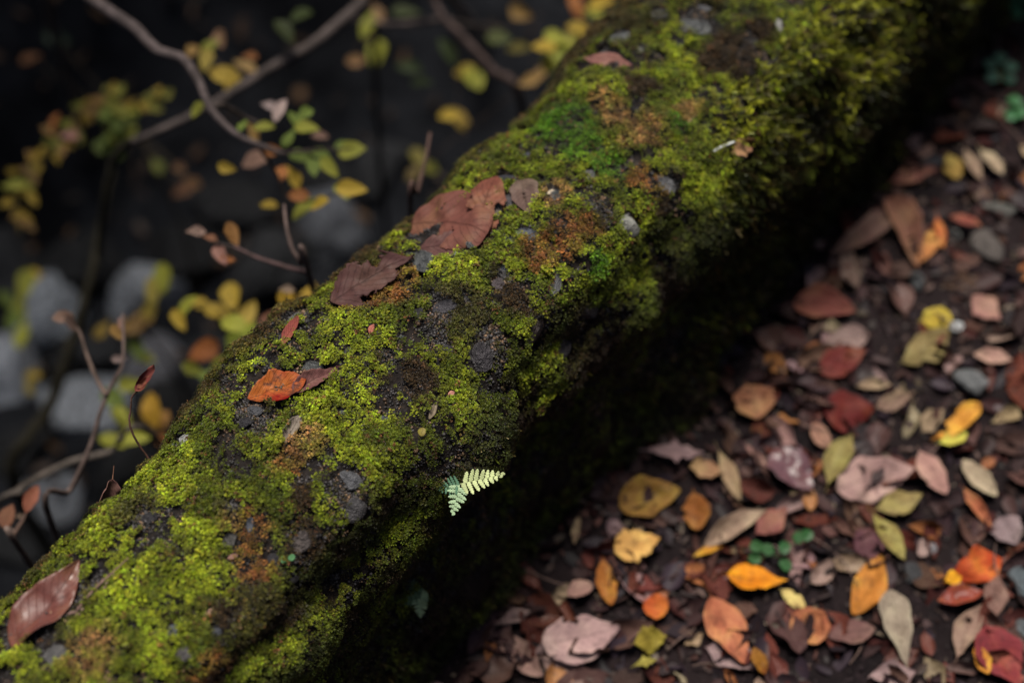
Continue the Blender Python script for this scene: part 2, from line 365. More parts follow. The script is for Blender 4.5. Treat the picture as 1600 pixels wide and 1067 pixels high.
def scatter(name, protos, P, A, scale, col, parent, spin=True):
    """one object of moss: points P with shoot axis A, instanced small shoots"""
    n = len(P); A = A/np.linalg.norm(A, axis=1)[:, None]
    ref = np.where(np.abs(A[:, 2:3]) < 0.9, np.array((0, 0, 1.0)), np.array((1.0, 0, 0)))
    X = np.cross(ref, A); X /= np.linalg.norm(X, axis=1)[:, None]; Y = np.cross(A, X)
    th = rng.uniform(0, 6.283, n)[:, None]; X2 = X*np.cos(th)+Y*np.sin(th); Y2 = np.cross(A, X2)
    eul = np.stack([np.arctan2(Y2[:, 2], A[:, 2]), -np.arcsin(np.clip(X2[:, 2], -1, 1)), np.arctan2(X2[:, 1], X2[:, 0])], 1)
    me = bpy.data.meshes.new(name); me.vertices.add(n); me.vertices.foreach_set('co', P.astype(np.float32).ravel())
    for nm, ty, key, arr in (('rot', 'FLOAT_VECTOR', 'vector', eul), ('scl', 'FLOAT', 'value', scale),
                             ('pick', 'INT', 'value', rng.integers(0, len(protos), n)),
                             ('mcol', 'FLOAT_COLOR', 'color', np.c_[col, np.ones(n)])):
        a = me.attributes.new(nm, ty, 'POINT')
        a.data.foreach_set(key, np.ascontiguousarray(arr, np.int32 if ty == 'INT' else np.float32).ravel())
    me.materials.append(M_MOSS)
    o = link(name, me, parent, kind='stuff')
    g = bpy.data.node_groups.new(name+'_nodes', 'GeometryNodeTree')
    g.interface.new_socket('Geometry', in_out='INPUT', socket_type='NodeSocketGeometry')
    g.interface.new_socket('Geometry', in_out='OUTPUT', socket_type='NodeSocketGeometry')
    gi, go = g.nodes.new('NodeGroupInput'), g.nodes.new('NodeGroupOutput')
    iop = g.nodes.new('GeometryNodeInstanceOnPoints'); jn = g.nodes.new('GeometryNodeJoinGeometry')
    for p in protos:
        ob = g.nodes.new('GeometryNodeObjectInfo'); ob.inputs['Object'].default_value = p; ob.inputs['As Instance'].default_value = True
        g.links.new(ob.outputs['Geometry'], jn.inputs[0])
    def attr(nm, ty):
        a = g.nodes.new('GeometryNodeInputNamedAttribute'); a.data_type = ty; a.inputs['Name'].default_value = nm
        return [s for s in a.outputs if s.enabled and s.name == 'Attribute'][0]
    g.links.new(gi.outputs[0], iop.inputs['Points']); g.links.new(jn.outputs[0], iop.inputs['Instance'])
    iop.inputs['Pick Instance'].default_value = True
    g.links.new(attr('pick', 'INT'), iop.inputs['Instance Index'])
    g.links.new(attr('rot', 'FLOAT_VECTOR'), iop.inputs['Rotation'])
    g.links.new(attr('scl', 'FLOAT'), iop.inputs['Scale'])
    g.links.new(iop.outputs[0], go.inputs[0])
    md = o.modifiers.new('shoots', 'NODES'); md.node_group = g
    return o
P_CUSH = [proto('moss_tuft', cushion, 100+k) for k in range(6)]
P_FEATH = [proto('moss_frond', feather, 200+k) for k in range(6)]
for p in P_FEATH: p.data.materials[0] = M_FEATHER
P_GRIT = [proto('grit_bits', grit, 300+k) for k in range(4)]

# sample the wall surface
Q = Pf[WF]; fa = 0.5*np.linalg.norm(np.cross(Q[:, 2]-Q[:, 0], Q[:, 3]-Q[:, 1]), axis=1)
fc = Q.mean(1)
def sample(n, wgt):
    p = fa*wgt; p = p/p.sum(); idx = rng.choice(len(fa), n, p=p)
    a, b_ = rng.random((2, n, 1)); q = Q[idx]; v = vn[WF[idx]]
    bl = lambda q: (q[:, 0]*(1-a)+q[:, 1]*a)*(1-b_)+(q[:, 3]*(1-a)+q[:, 2]*a)*b_
    N = bl(v); return bl(q), N/np.linalg.norm(N, axis=1)[:, None]
inview = sstep(fc[:, 1], -1.1, -0.75)*(1-sstep(fc[:, 1], 1.25, 1.7))*0.97+0.03*((fc[:, 1] > -3) & (fc[:, 1] < 4))
inview = inview*np.where((fc[:, 0] < -.19) & (fc[:, 2] < .22), 0.08, 1)*(fc[:, 2] > -.45)
# patches read off the photograph, held as places on the wall: kind, radius in metres
PATCH = [(1000, 205, 45, 'tan'), (965, 185, 30, 'tan'), (940, 160, 25, 'tan'), (870, 385, 45, 'rust'), (905, 360, 35, 'rust'), (835, 395, 35, 'rust'),
         (610, 455, 50, 'rust'), (560, 475, 40, 'rust'), (480, 692, 38, 'tan'), (455, 720, 28, 'rust'), (390, 830, 35, 'rust'), (395, 880, 32, 'rust'), (360, 820, 20, 'tan'),
         (150, 1030, 40, 'tan'), (330, 1040, 30, 'rust'), (890, 100, 35, 'tan'), (830, 150, 30, 'tan'), (1010, 290, 30, 'rust'), (1070, 180, 25, 'tan'),
         (880, 200, 62, 'vivid'), (905, 235, 40, 'vivid'), (1060, 200, 25, 'vivid'), (950, 260, 30, 'vivid'), (930, 410, 25, 'vivid'),
         (1150, 85, 55, 'brown'), (1120, 100, 40, 'brown'), (1180, 55, 30, 'brown'), (1000, 140, 35, 'brown'), (440, 950, 40, 'brown'), (510, 890, 50, 'brown'), (345, 905, 25, 'bright'), (1030, 330, 30, 'brown'), (800, 470, 30, 'brown'), (640, 600, 40, 'brown'),  # brown moss; the lower patches also put shoulder shade into colour
         (720, 490, 55, 'bare'), (760, 540, 40, 'bare'), (690, 515, 30, 'bare'), (780, 430, 22, 'bare'), (400, 640, 38, 'bare'), (215, 805, 40, 'bare'), (170, 790, 25, 'bare'),
         (465, 500, 22, 'bare'), (1085, 40, 30, 'bare'), (345, 965, 18, 'brown'), (545, 770, 30, 'bare'), (480, 850, 35, 'brown'), (360, 790, 20, 'bare'),
         (1050, 280, 22, 'bare'), (935, 330, 25, 'bare'), (140, 935, 25, 'bare'), (470, 770, 22, 'brown'), (600, 560, 18, 'bare'), (850, 500, 30, 'bare'),
         (560, 560, 60, 'bright'), (520, 640, 55, 'bright'), (270, 740, 60, 'bright'), (200, 745, 40, 'bright'), (290, 910, 30, 'bright'), (90, 860, 45, 'bright'), (700, 420, 45, 'bright'),
         (720, 520, 22, 'bright'), (640, 385, 30, 'bright'), (1060, 60, 30, 'bright'), (1180, 130, 40, 'bright'), (540, 510, 40, 'bright'), (1090, 110, 30, 'bright')]
PC = [(wall_pt(a, b_)[0], r/1500.0, k) for a, b_, r, k in PATCH]
def patch(P, kind):
    wgt = np.zeros(len(P)); jit = 0.3*noise(P, 0.018, 77)+0.25*noise(P, 0.007, 78)
    for c, r, k in PC:
        if k == kind:
            d = np.linalg.norm(P-c, axis=1)/r; wgt = np.maximum(wgt, 1-sstep(d+jit, 0.65, 1.15))
    return wgt
def topness(P, N):
    wob = 0.02*noise(P, 0.09, 91)
    return sstep(N[:, 2], 0.15, 0.62)*(1-sstep(P[:, 0]+wob, 0.045, 0.085))
OBST_E, OBST_L = [], []   # pebbles and leaves that the moss leaves free

# ------------------------------------------------------------------ pebbles set in the wall
def ico(sub):
    import bmesh
    bm = bmesh.new(); bmesh.ops.create_icosphere(bm, subdivisions=sub, radius=1.0)
    V = np.array([v.co[:] for v in bm.verts]); F = np.array([[v.index for v in f.verts] for f in bm.faces]); bm.free(); return V, F
IV2, IF2 = ico(3); IV1, IF1 = ico(2); IV4, IF4 = ico(4)
def stone_mesh(name, seed, mat, V=IV2, F=IF2, rough=0.16, flat=0.0):
    V = V.copy(); n = V*(1+rough*fbm(V+seed*11.3, 1.3, seed, 3)[:, None])
    r = np.random.default_rng(seed)
    for k in range(int(flat)):
        d = norm(r.normal(size=3)); t = r.uniform(0.45, 0.8); q = n@d; n = n-np.outer(np.clip(q-t, 0, None)*0.9, d)
    return mesh_np(name, n, F, True, mat)
ST = [stone_mesh('pebble', 500+k, M_STONE, flat=(5, 8, 11, 14)[k % 4], rough=.24) for k in range(8)]
SL = [stone_mesh('pebble', 540+k, M_LICHEN, rough=0.32, flat=10) for k in range(3)]
G_, LG, DK, BR, WH, BL = (0.16, 0.16, 0.17), (0.30, 0.31, 0.31), (0.045, 0.042, 0.048), (0.085, 0.065, 0.06), (0.55, 0.54, 0.52), (0.12, 0.13, 0.16)
PEB = [(1088, 46, 58, 34, 20, LG, 1), (970, 62, 50, 22, -15, LG, 1), (1215, 42, 18, 32, 0, WH, 0), (840, 155, 34, 16, -10, LG, 1), (715, 268, 36, 16, -10, LG, 1),
       (762, 230, 30, 17, -15, (.24, .2, .18), 0), (918, 276, 30, 28, 20, G_, 0), (980, 352, 46, 46, 0, (.42, .42, .38), 0), (640, 336, 66, 34, -35, LG, 1), (822, 368, 46, 24, 15, BL, 0),
       (795, 376, 26, 16, -10, BL, 0), (779, 446, 24, 34, 10, (.10, .08, .085), 0), (785, 420, 26, 14, 10, BL, 0), (696, 481, 42, 20, -15, (.07, .065, .075), 0), (654, 490, 24, 20, 0, DK, 0),
       (752, 556, 46, 62, 20, (.04, .035, .04), 0), (866, 446, 20, 40, 10, G_, 0), (832, 522, 36, 62, 25, BR, 0), (918, 486, 46, 34, -20, DK, 0), (490, 578, 46, 26, 30, LG, 1),
       (462, 502, 18, 42, 30, G_, 0), (405, 568, 44, 14, -30, G_, 1), (410, 600, 26, 20, 0, (.22, .22, .22), 0), (398, 642, 30, 26, 0, (.09, .09, .10), 0), (385, 662, 22, 18, 0, DK, 0),
       (290, 689, 26, 24, 0, WH, 0), (274, 698, 14, 16, 0, LG, 0), (548, 750, 44, 36, 30, (.11, .11, .12), 0), (556, 796, 32, 38, 30, (.08, .075, .08), 0), (472, 848, 30, 38, 15, (.11, .09, .085), 0),
       (391, 818, 14, 26, 0, BL, 0), (270, 985, 20, 30, 25, BL, 0), (288, 1022, 26, 24, 30, (.13, .12, .12), 0), (88, 1026, 46, 36, -30, (.13, .125, .125), 0), (172, 786, 30, 40, 30, BL, 0),
       (240, 925, 20, 14, 0, BL, 0), (235, 810, 22, 20, 0, DK, 0), (195, 836, 22, 16, 0, DK, 0), (428, 872, 22, 20, 20, DK, 0), (338, 985, 18, 16, 0, BL, 0),
       (790, 284, 40, 20, 0, (.05, .05, .065), 0), (800, 316, 34, 28, 0, (.10, .09, .10), 0), (836, 238, 10, 10, 0, LG, 0), (824, 243, 12, 12, 0, (.12, .12, .2), 0), (642, 402, 24, 18, 0, LG, 1),
       (712, 398, 9, 9, 0, (.4, .42, .5), 0), (683, 415, 10, 8, 0, LG, 0), (535, 645, 22, 12, -20, BL, 0), (566, 608, 8, 10, 0, DK, 0), (545, 548, 16, 10, -20, LG, 1),
       (485, 533, 10, 8, 0, BL, 0), (628, 528, 10, 8, 0, BL, 0), (1040, 290, 34, 26, 20, G_, 0), (862, 302, 20, 18, 0, DK, 0), (938, 235, 14, 14, 0, G_, 0), (1012, 388, 18, 20, 0, (.2, .19, .15), 0),
       (600, 655, 16, 10, 0, BL, 0), (415, 745, 16, 10, 0, BL, 0), (360, 845, 30, 24, 0, (.2, .19, .18), 1), (458, 905, 18, 14, 0, DK, 0), (350, 940, 24, 14, -20, DK, 0),
       (300, 785, 12, 10, 0, BL, 0), (880, 545, 30, 40, 20, DK, 0), (700, 545, 24, 18, 0, DK, 0), (735, 470, 20, 14, 0, DK, 0), (1000, 80, 14, 12, 0, LG, 0),
       (690, 290, 22, 14, 0, G_, 0), (1100, 15, 26, 14, 0, G_, 0), (1030, 25, 30, 20, 0, (.09, .09, .1), 0), (1060, 70, 24, 14, 0, DK, 0), (745, 335, 12, 10, 0, LG, 0), (690, 265, 14, 12, 0, LG, 0)]
def put_pebble(px, py, wpx, hpx, ang, col, lich, k, sink=0.05):
    p, n0 = wall_pt(px, py); n = norm(smooth_n(BVH_W, p, 0.012)+np.array((0, 0, .15)))
    dep = np.dot(p-CAM, FWD); s = dep/FPX
    q = ray(px+math.cos(math.radians(ang))*20, py+math.sin(math.radians(ang))*20)
    x = q*dep-(p-CAM)
    a, b_ = wpx*s*0.54, hpx*s*0.56; h = min(a, b_)*0.62
    M = frame(p-n*h*sink+n*0.0012, x, n) @ Matrix.Diagonal((a, b_, h, 1))
    o = link('pebble', (SL if lich else ST)[k % (3 if lich else 8)], wall, color=(*[v*(1.0 if max(col) > .3 else 1.25) for v in col], 1)); o.matrix_basis = M; OBST_E.append((np.array(M.inverted()), p, max(a, b_)*1.2))
for k, (px, py, a, b_, g, c, l) in enumerate(PEB): put_pebble(px, py, a, b_, g, c, l, k)
r_ = random.Random(5)
for k in range(150):
    p = Pf[np.random.default_rng(900+k).integers((NY//6)*NS, len(Pf)-(NY//6)*NS)]
    d = p-CAM; dep = np.dot(d, FWD); px = 800+FPX*np.dot(d, RIGHT)/dep; py = 533.5-FPX*np.dot(d, UP)/dep
    if not (0 < px < 1500 and 0 < py < 1067) or p[0] < -.17: continue
    s = r_.uniform(6, 15); put_pebble(px, py, s, s*r_.uniform(.5, 1), r_.uniform(0, 180), r_.choice([DK, DK, BL, BR, G_]), 0, k, 0.4)

# ------------------------------------------------------------------ leaves
SHAPES = {'ovate': lambda u: np.sin(np.pi*u**0.72)**0.85, 'obovate': lambda u: np.sin(np.pi*u**1.5)**0.85, 'ellip': lambda u: np.sin(np.pi*u)**0.75,
          'lens': lambda u: np.sin(np.pi*u)**1.15, 'round': lambda u: np.sqrt(np.clip(1-(2*u-1)**2, 0, 1))**0.9,
          'rhomb': lambda u: 1-np.abs(2*u**0.85-1)**1.2, 'acum': lambda u: np.sin(np.pi*u**0.62)**1.3,
          'star': lambda u: np.interp(u, [0, .18, .3, .42, .5, .62, .72, .85, 1], [0.02, .28, .4, .55, 1, .42, .55, .2, 0])}
def leaf_mesh(name, L, W, shape='ovate', fold=0.0, bend=0.0, roll=0.0, twist=0.0, wav=0.08, bites=(), nu=18, nv=9, seed=0, mat=None, teeth=0, ragged=0.0, ripple=0.0, rip_n=9, crump=0.07, side=None, stem=0.0):
    r = np.random.default_rng(seed)
    u = np.linspace(0, 1, nu)[:, None]; v = np.linspace(-1, 1, nv)[None, :]
    us = (u-stem)/(1-stem); hw = W/2*np.clip(SHAPES[shape](np.clip(us, 1e-4, 1-1e-4)), 0.012, None)
    if stem: hw = np.where(us <= 0, np.minimum(hw, W*.02), hw)
    if teeth: hw = hw*(1+0.09*(((u*teeth) % 1)-0.5))
    hw = hw*(1+ragged*r.normal(size=(nu, 1))+0.05*np.sin(u*r.uniform(9, 16)+r.uniform(0, 6))+0.04*np.sin(u*r.uniform(18, 30)+r.uniform(0, 6)))
    side = r.uniform(-.25, .25) if side is None else side
    hwl = hw*(1+0.08*math.sin(seed)); hwr = hw*(1-0.08*math.sin(seed))
    y0 = np.where(v < 0, v*hwl, v*hwr); x0 = (u-0.5)*L+0*v
    s1, s2, s3 = r.uniform(0, 6.28, 3)
    z0 = fold*np.abs(y0)+wav*W*0.5*(np.sin(u*5.5+s1)*v+0.7*np.sin(u*9+s2)*v*v+0.4*np.sin(u*17+v*3+s3)*np.abs(v))*0.6
    z0 = z0+ripple*W*np.sin(u*6.283*rip_n-np.abs(v)*2.0)*np.abs(v)**0.7
    xy = np.stack([x0.ravel(), y0.ravel(), 0*x0.ravel()+seed*3.1], 1)
    z0 = z0+crump*W*(noise(xy, W*.55, seed % 97)*.7+noise(xy, W*.22, seed % 89)*.45).reshape(x0.shape)
    y0 = y0+side*L*((u-.5)**2)*4*.25
    if roll:
        k = roll/(W/2); y1 = np.sin(k*y0)/k; z0 = z0+(1-np.cos(k*y0))/k; y0 = y1
    if twist:
        t = twist*(u-0.5); y0, z0 = y0*np.cos(t)-z0*np.sin(t), y0*np.sin(t)+z0*np.cos(t)
    if bend:
        k = bend/L; x1 = np.sin(k*x0)/k-z0*np.sin(k*x0); z1 = (1-np.cos(k*x0))/k+z0*np.cos(k*x0); x0, z0 = x1, z1
    V = np.stack([x0+0*z0, y0+0*z0, z0], -1).reshape(-1, 3); F = grid_faces(nu, nv)
    UV = np.stack([u+0*v, 0.5+v*0.5+0*u], -1).reshape(-1, 2)
    if len(bites):
        c = UV[F].mean(1); ok = np.ones(len(F), bool)
        for bu, bv, br in bites:
            dd = np.hypot((c[:, 0]-bu)*1.0, (c[:, 1]-bv)*W/L); ok &= dd > br*(1+0.25*np.sin(np.arctan2(c[:, 1]-bv, c[:, 0]-bu)*5+seed))
        F = F[ok]
    me = mesh_np(name, V, F, True, mat or M_LEAF)
    uvl = me.uv_layers.new(name='UVMap'); li = np.zeros(len(me.loops), np.int32); me.loops.foreach_get('vertex_index', li)
    uvl.data.foreach_set('uv', UV[li].astype(np.float32).ravel()); return me
def tube_mesh(name, pts, rad, sides=7, mat=None, sub=6, jag=0.0, seed=0):
    pts = np.asarray(pts, float); n = (len(pts)-1)*sub+1
    c = catmull(pts, n) if len(pts) > 2 else pts[0]+(pts[-1]-pts[0])*np.linspace(0, 1, n)[:, None]
    r = np.interp(np.linspace(0, 1, n), np.linspace(0, 1, len(rad)), rad)
    if jag: c = c+np.random.default_rng(seed).normal(0, 1, c.shape)*r[:, None]*jag
    t = np.gradient(c, axis=0); t /= np.linalg.norm(t, axis=1)[:, None]+1e-12
    ref = np.array((0.31, 0.52, 0.79)); a = np.cross(t, ref); a /= np.linalg.norm(a, axis=1)[:, None]+1e-12; b_ = np.cross(t, a)
    th = np.linspace(0, 6.283, sides, endpoint=False)
    V = (c[:, None, :]+r[:, None, None]*(a[:, None, :]*np.cos(th)[None, :, None]+b_[:, None, :]*np.sin(th)[None, :, None])).reshape(-1, 3)
    F = []
    for i in range(n-1):
        for k in range(sides): F.append((i*sides+k, i*sides+(k+1) % sides, (i+1)*sides+(k+1) % sides, (i+1)*sides+k))
    me = mesh_np(name, V, np.array(F), True, mat or M_BARK); return me
def put_leaf(b, t, wpx, col, label, bvh=BVH_W, lift=0.007, mat=None, tilt=0.0, nr=0.03, name='fallen_leaf', group=None, mott=0.5, stalk=None, solid=True, **kw):
    """a leaf lying on a surface, from its stalk end b to its tip t"""
    hb = hit(bvh, *b) or (at(*b, FOCUS), None); ht = hit(bvh, *t) or (at(*t, FOCUS), None)
    pb, pt = hb[0], ht[0]; mid = (pb+pt)/2
    l, n, i, d = bvh.find_nearest(Vector(mid)); l = np.array(l)
    n = smooth_n(bvh, l, nr); n = n if np.dot(n, FWD) < 0 else -n
    if bvh is BVH_W: n = norm(n-0.55*norm(mid-CAM))
    x = pt-pb; L = np.linalg.norm(x)
    dep = np.dot(mid-CAM, FWD); W = wpx*dep/FPX/max(0.55, abs(np.dot(n, FWD)))**0.5
    W = min(W, L*1.15)
    if tilt: n = norm(n+tilt*np.cross(norm(n), norm(x)))
    me = leaf_mesh(name, L*(1+abs(kw.get('bend', 0))**2/24), W, seed=int(b[0]*7+b[1]), mat=mat, **kw)
    M = frame(mid, x, n); gaps = []
    for v in list(me.vertices)[::max(1, len(me.vertices)//150)]:
        wv = M @ v.co; q, qn, i, d = bvh.find_nearest(wv); gaps.append((wv-q).dot(Vector(n)))
    hgt = lift-np.quantile(gaps, 0.05 if bvh is BVH_W else 0.2); sd = norm(mid-CAM); M = frame(mid-sd*hgt/max(.35, -np.dot(n, sd)), x, n)
    o = link(name, me, label=label, cat='leaf', group=group, color=(*(np.array(col)*((.80, .74, .72) if bvh is BVH_G else 1.0)), mott), M=M)
    if bvh is BVH_W:
        lv = np.array([v.co[:] for v in me.vertices]); OBST_L.append((np.array(M.inverted()), mid, L*.75+.01, lv[::max(1, len(lv)//500)], max(L, W)*0.05+.0008))
    if solid:
        s = o.modifiers.new('thickness', 'SOLIDIFY'); s.thickness = 0.0004
    if stalk:
        Mi = np.array(M.inverted()); pts = []
        for (q, lf) in stalk:
            h = hit(bvh, *q) or (at(*q, dep), np.array((0, 0, 1.0))); pp = h[0]+norm(smooth_n(bvh, h[0], .02))*lf if hit(bvh, *q) else h[0]
            pts.append((Mi @ np.array((*pp, 1)))[:3])
        s = link('leaf_stalk', tube_mesh('leaf_stalk', [np.array((-L*0.49, 0, 0.0005))]+pts, [0.0007, 0.0004, 0.0006], 6, M_BARK), o, color=(.16, .08, .05, 1))
    return o
MAUVE, RED, PURP = (0.135, 0.052, 0.038), (0.27, 0.055, 0.016), (0.070, 0.032, 0.029)
put_leaf((22, 1012), (130, 880), 74, (0.135, 0.047, 0.033), 'large glossy reddish-brown leaf with twisted tip lying on the moss', mat=M_WET, shape='ovate', fold=0.1, bend=0.2, twist=1.3, roll=0.6, nu=30, nv=15, lift=0.003, crump=.11, mott=0.45)
put_leaf((388, 622), (478, 592), 58, RED, 'mottled orange-red curled leaf on the moss beside a lichen-covered stone', shape='ellip', fold=0.25, bend=0.6, roll=0.55, nu=34, nv=17, lift=0.003, crump=.11, mott=1.0, ragged=0.03, tilt=0.15)
put_leaf((455, 612), (532, 572), 34, (0.14, 0.06, 0.055), 'narrow pleated purplish leaf tucked behind the orange-red curled leaf', shape='acum', fold=0.35, bend=0.15, roll=0.9, ripple=0.05, rip_n=7, nu=44, nv=15, lift=0.003, crump=.11, mott=0.3)
put_leaf((442, 692), (470, 652), 28, (0.20, 0.165, 0.135), 'small grey-beige shrivelled leaf on the moss', shape='ellip', roll=1.6, bend=0.5, ripple=0.06, nu=24, nv=13, lift=0.003, crump=.11, mott=0.5)
put_leaf((514, 452), (646, 415), 66, PURP, 'ragged purple-brown leaf lying by the far edge of the wall', shape='ovate', roll=0.25, bend=-0.1, fold=0.05, ragged=0.06, wav=0.25, bites=[(.62, .95, .10), (.85, .1, .10), (.35, .0, .08), (.5, 1.0, .07)], nu=44, nv=25, lift=0.003, crump=.11, mott=0.5)
put_leaf((655, 392), (742, 372), 42, (0.09, 0.04, 0.036), 'dark mauve leaf scrap under the rounded brown leaf', shape='ellip', fold=0.1, ragged=0.07, nu=26, nv=13, lift=0.003, crump=.11, mott=0.4)
put_leaf((655, 352), (752, 346), 92, MAUVE, 'broad rounded mauve-brown leaf with small black holes and long stalk', shape='round', roll=-0.12, bend=-0.2, ragged=0.015, wav=0.1, bites=[(.55, .3, .016), (.6, .24, .014), (.62, .36, .014), (.5, .2, .014), (.58, .42, .012), (.35, .7, .014), (.36, .78, .012)], nu=64, nv=45, lift=0.008, crump=.11, mott=0.35, stalk=[((638, 357), .008), ((618, 360), .006)])
put_leaf((738, 372), (772, 283), 66, (0.165, 0.062, 0.038), 'torn mauve-brown leaf with large bites out of both sides', shape='ellip', roll=0.35, bend=-0.3, fold=0.05, ragged=0.02, wav=0.12, bites=[(.47, .05, .13), (.38, .97, .15), (.60, 1.02, .08), (.2, -.02, .05)], nu=60, nv=37, lift=0.003, crump=.11, mott=0.45)
put_leaf((815, 288), (824, 330), 44, (0.12, 0.078, 0.064), 'small grey-brown folded leaf with a slit along its midrib', shape='ovate', fold=0.5, roll=-0.3, bites=[(.5, .5, .02), (.4, .5, .02), (.6, .5, .02)], nu=30, nv=21, lift=0.003, crump=.11, mott=0.4)
put_leaf((917, 96), (986, 95), 23, (0.21, 0.095, 0.08), 'narrow pinkish-brown leaf lying high on the mossy wall', shape='lens', fold=0.2, bend=0.3, lift=0.003, crump=.11, mott=0.2)
put_leaf((438, 532), (468, 502), 17, (0.22, 0.06, 0.04), 'small dark red leaf against a grey slab at the wall edge', shape='ellip', roll=0.6, lift=0.003, crump=.11, mott=0.5)
put_leaf((172, 748), (156, 800), 27, (0.17, 0.085, 0.075), 'small brown oval leaf propped at the wall edge with orange stalk', shape='ovate', roll=0.7, fold=0.2, lift=0.003, crump=.11, mott=0.6, stalk=[((178, 728), .012)])
put_leaf((1145, 238), (1178, 222), 32, (0.30, 0.15, 0.085), 'crumpled tan leaf caught on the feathery moss beside a white splinter', shape='rhomb', roll=0.8, wav=0.4, ragged=0.08, lift=0.003, crump=.11, mott=0.5)
put_leaf((1070, 198), (1086, 184), 15, (0.40, 0.27, 0.15), 'tiny pale star-shaped scrap on green moss', shape='star', fold=0.2, lift=0.003, crump=.11, mott=0.2)
for q, (b, t, wd, c, lb) in enumerate([((577, 520), (583, 508), 9, (.36, .12, .09), 'tiny pink leaf scale on bright green moss'), ((700, 617), (710, 612), 8, (.45, .2, .16), 'tiny pink flake in the dark hollow below the moss ledge'),
                                     ((672, 655), (682, 628), 10, (.24, .19, .13), 'thin beige leaf sliver hanging below the moss ledge'), ((318, 966), (332, 950), 8, (.35, .2, .15), 'tiny tan leaf scrap low on the mossy wall'),
                                     ((855, 303), (872, 299), 8, (.6, .5, .38), 'tiny cream chip beside the slit leaf'), ((355, 872), (372, 866), 8, (.25, .14, .11), 'tiny brown leaf scrap near rust-coloured moss')]):
    put_leaf(b, t, wd, c, lb, name='leaf_scrap', shape='ellip', roll=0.4, lift=0.005, mott=0.2, nu=10, nv=5)
def surf_tube(name, pix, lifts, rad, col, label, cat, bvh=BVH_W, **kw):
    pts = []
    for (q, lf) in zip(pix, lifts):
        h = hit_any(*q); pts.append(h[0]+norm(smooth_n(BVH_W if bvh is BVH_W else BVH_G, h[0], .02)+1e-6)*lf)
    base = pts[0].copy(); o = link(name, tube_mesh(name, [p-base for p in pts], rad, **kw), label=label, cat=cat, color=(*col, 1)); o.location = base; return o
surf_tube('wood_splinter', [(1108, 241), (1125, 233), (1141, 226)], [.007, .009, .009], [.0016, .0022, .0012], (.62, .64, .62), 'pale white splinter lying on dark green moss', 'splinter', sides=5)
surf_tube('plant_stem', [(172, 796), (205, 802), (226, 808), (242, 818)], [.006, .012, .010, .004], [.0006, .0006, .0004], (.12, .05, .035), 'thin dark curved stem lying on bare patch of the wall', 'stem', sides=5)
sp = surf_tube('dried_flower_spike', [(118, 965), (150, 932), (175, 908), (206, 878)], [.006, .009, .009, .008], [.0008, .0011, .0008, .0004], (.22, .13, .11), 'dried feathery brown flower spike beside the large glossy leaf', 'flower spike', sides=5)
for k in range(16):
    t = k/15; px, py = 120+62*t+(k % 3-1)*4, 962-62*t+(k % 2)*5
    h = wall_pt(px, py); n = smooth_n(BVH_W, h[0], .02); L = 0.010-0.004*t
    me = leaf_mesh('bract', L, L*.38, 'lens', roll=.7, seed=k, nu=7, nv=5)
    a = random.uniform(-1.2, 1.2); x = RIGHT*math.cos(.8+a)+UP*math.sin(.8+a)
    o = link('bract', me, sp, color=(.23, .15, .125, .4)); child_at(o, frame(h[0]+n*.007, x, n+np.array((random.uniform(-.5, .5), random.uniform(-.5, .5), 0))))

# ferns growing from the wall's side
def frond_mesh(L, n, seed, wmax):
    r = np.random.default_rng(seed); V, F = [], []
    def disc(c, ax, ay, a, b_):
        i = len(V); V.append(c+np.array((0, 0, .0006)))
        for k in range(8):
            th = k*6.283/8; V.append(c+ax*math.cos(th)*a+ay*math.sin(th)*b_)
        for k in range(8): F.append((i, i+1+k, i+1+(k+1) % 8))
    sag = lambda x: -0.14*x*x/L
    for k in range(n):
        t = (k+0.6)/n; x = L*t; wl = wmax*(1-t)**0.8*(0.72+0.45*min(1, t*5))+0.0012
        for s in (-1, 1):
            d = norm(np.array((0.35+.1*r.normal(), s, 0.12+.1*r.normal()))); e = np.array((d[1], -d[0], 0))*-s
            o = np.array((x+(0.3 if s > 0 else -.1)*L/n, 0, sag(x)))
            m = max(2, int(round(wl/0.0024)))
            for q in range(m):
                f = (q+0.5)/m; rad = (L/n)*0.30*(1-.45*f)+.0003
                disc(o+d*wl*f, d, e, wl/m*.75, rad)
                if q < m-1:
                    for s2 in (-1, 1): disc(o+d*wl*(f+.12)+e*s2*rad*.85, d, e, rad*.62, rad*.5)
    for k in range(12):
        a, b_ = L*k/12, L*(k+1)/12; i = len(V); h = .0004
        V += [np.array((a, -h, sag(a)+.0003)), np.array((a, h, sag(a)+.0003)), np.array((b_, h, sag(b_)+.0003)), np.array((b_, -h, sag(b_)+.0003))]; F += [(i, i+1, i+2), (i, i+2, i+3)]
    return mesh_np('frond', np.array(V), np.array(F), True, M_FERN)
def fern(base_px, tips, label, group=None):
    p, n = wall_pt(*base_px); n = smooth_n(BVH_W, p, .03); e = bpy.data.objects.new('fern', None); COL.objects.link(e); e.location = p; e.empty_display_size = .02
    e['label'] = label; e['category'] = 'fern'
    dep = np.dot(p+n*.02-CAM, FWD); b0 = p+n*.014
    st = link('stem', tube_mesh('stem', [(0, 0, 0), n*.007, n*.015], [.0007, .0005], 5), e, color=(.05, .06, .02, 1))
    for k, (tpx, off, wm, col) in enumerate(tips):
        d0 = np.dot(b0-CAM, FWD); tip = at(*tpx, d0+off); x = tip-b0; L = np.linalg.norm(x)
        nn = norm(np.array((0.25, -.25, .9))-FWD*.5)
        f = link('frond', frond_mesh(L, max(6, int(L/.0052)), 60+k, wm), e, color=(*col, 1)); child_at(f, frame(b0, x, nn))
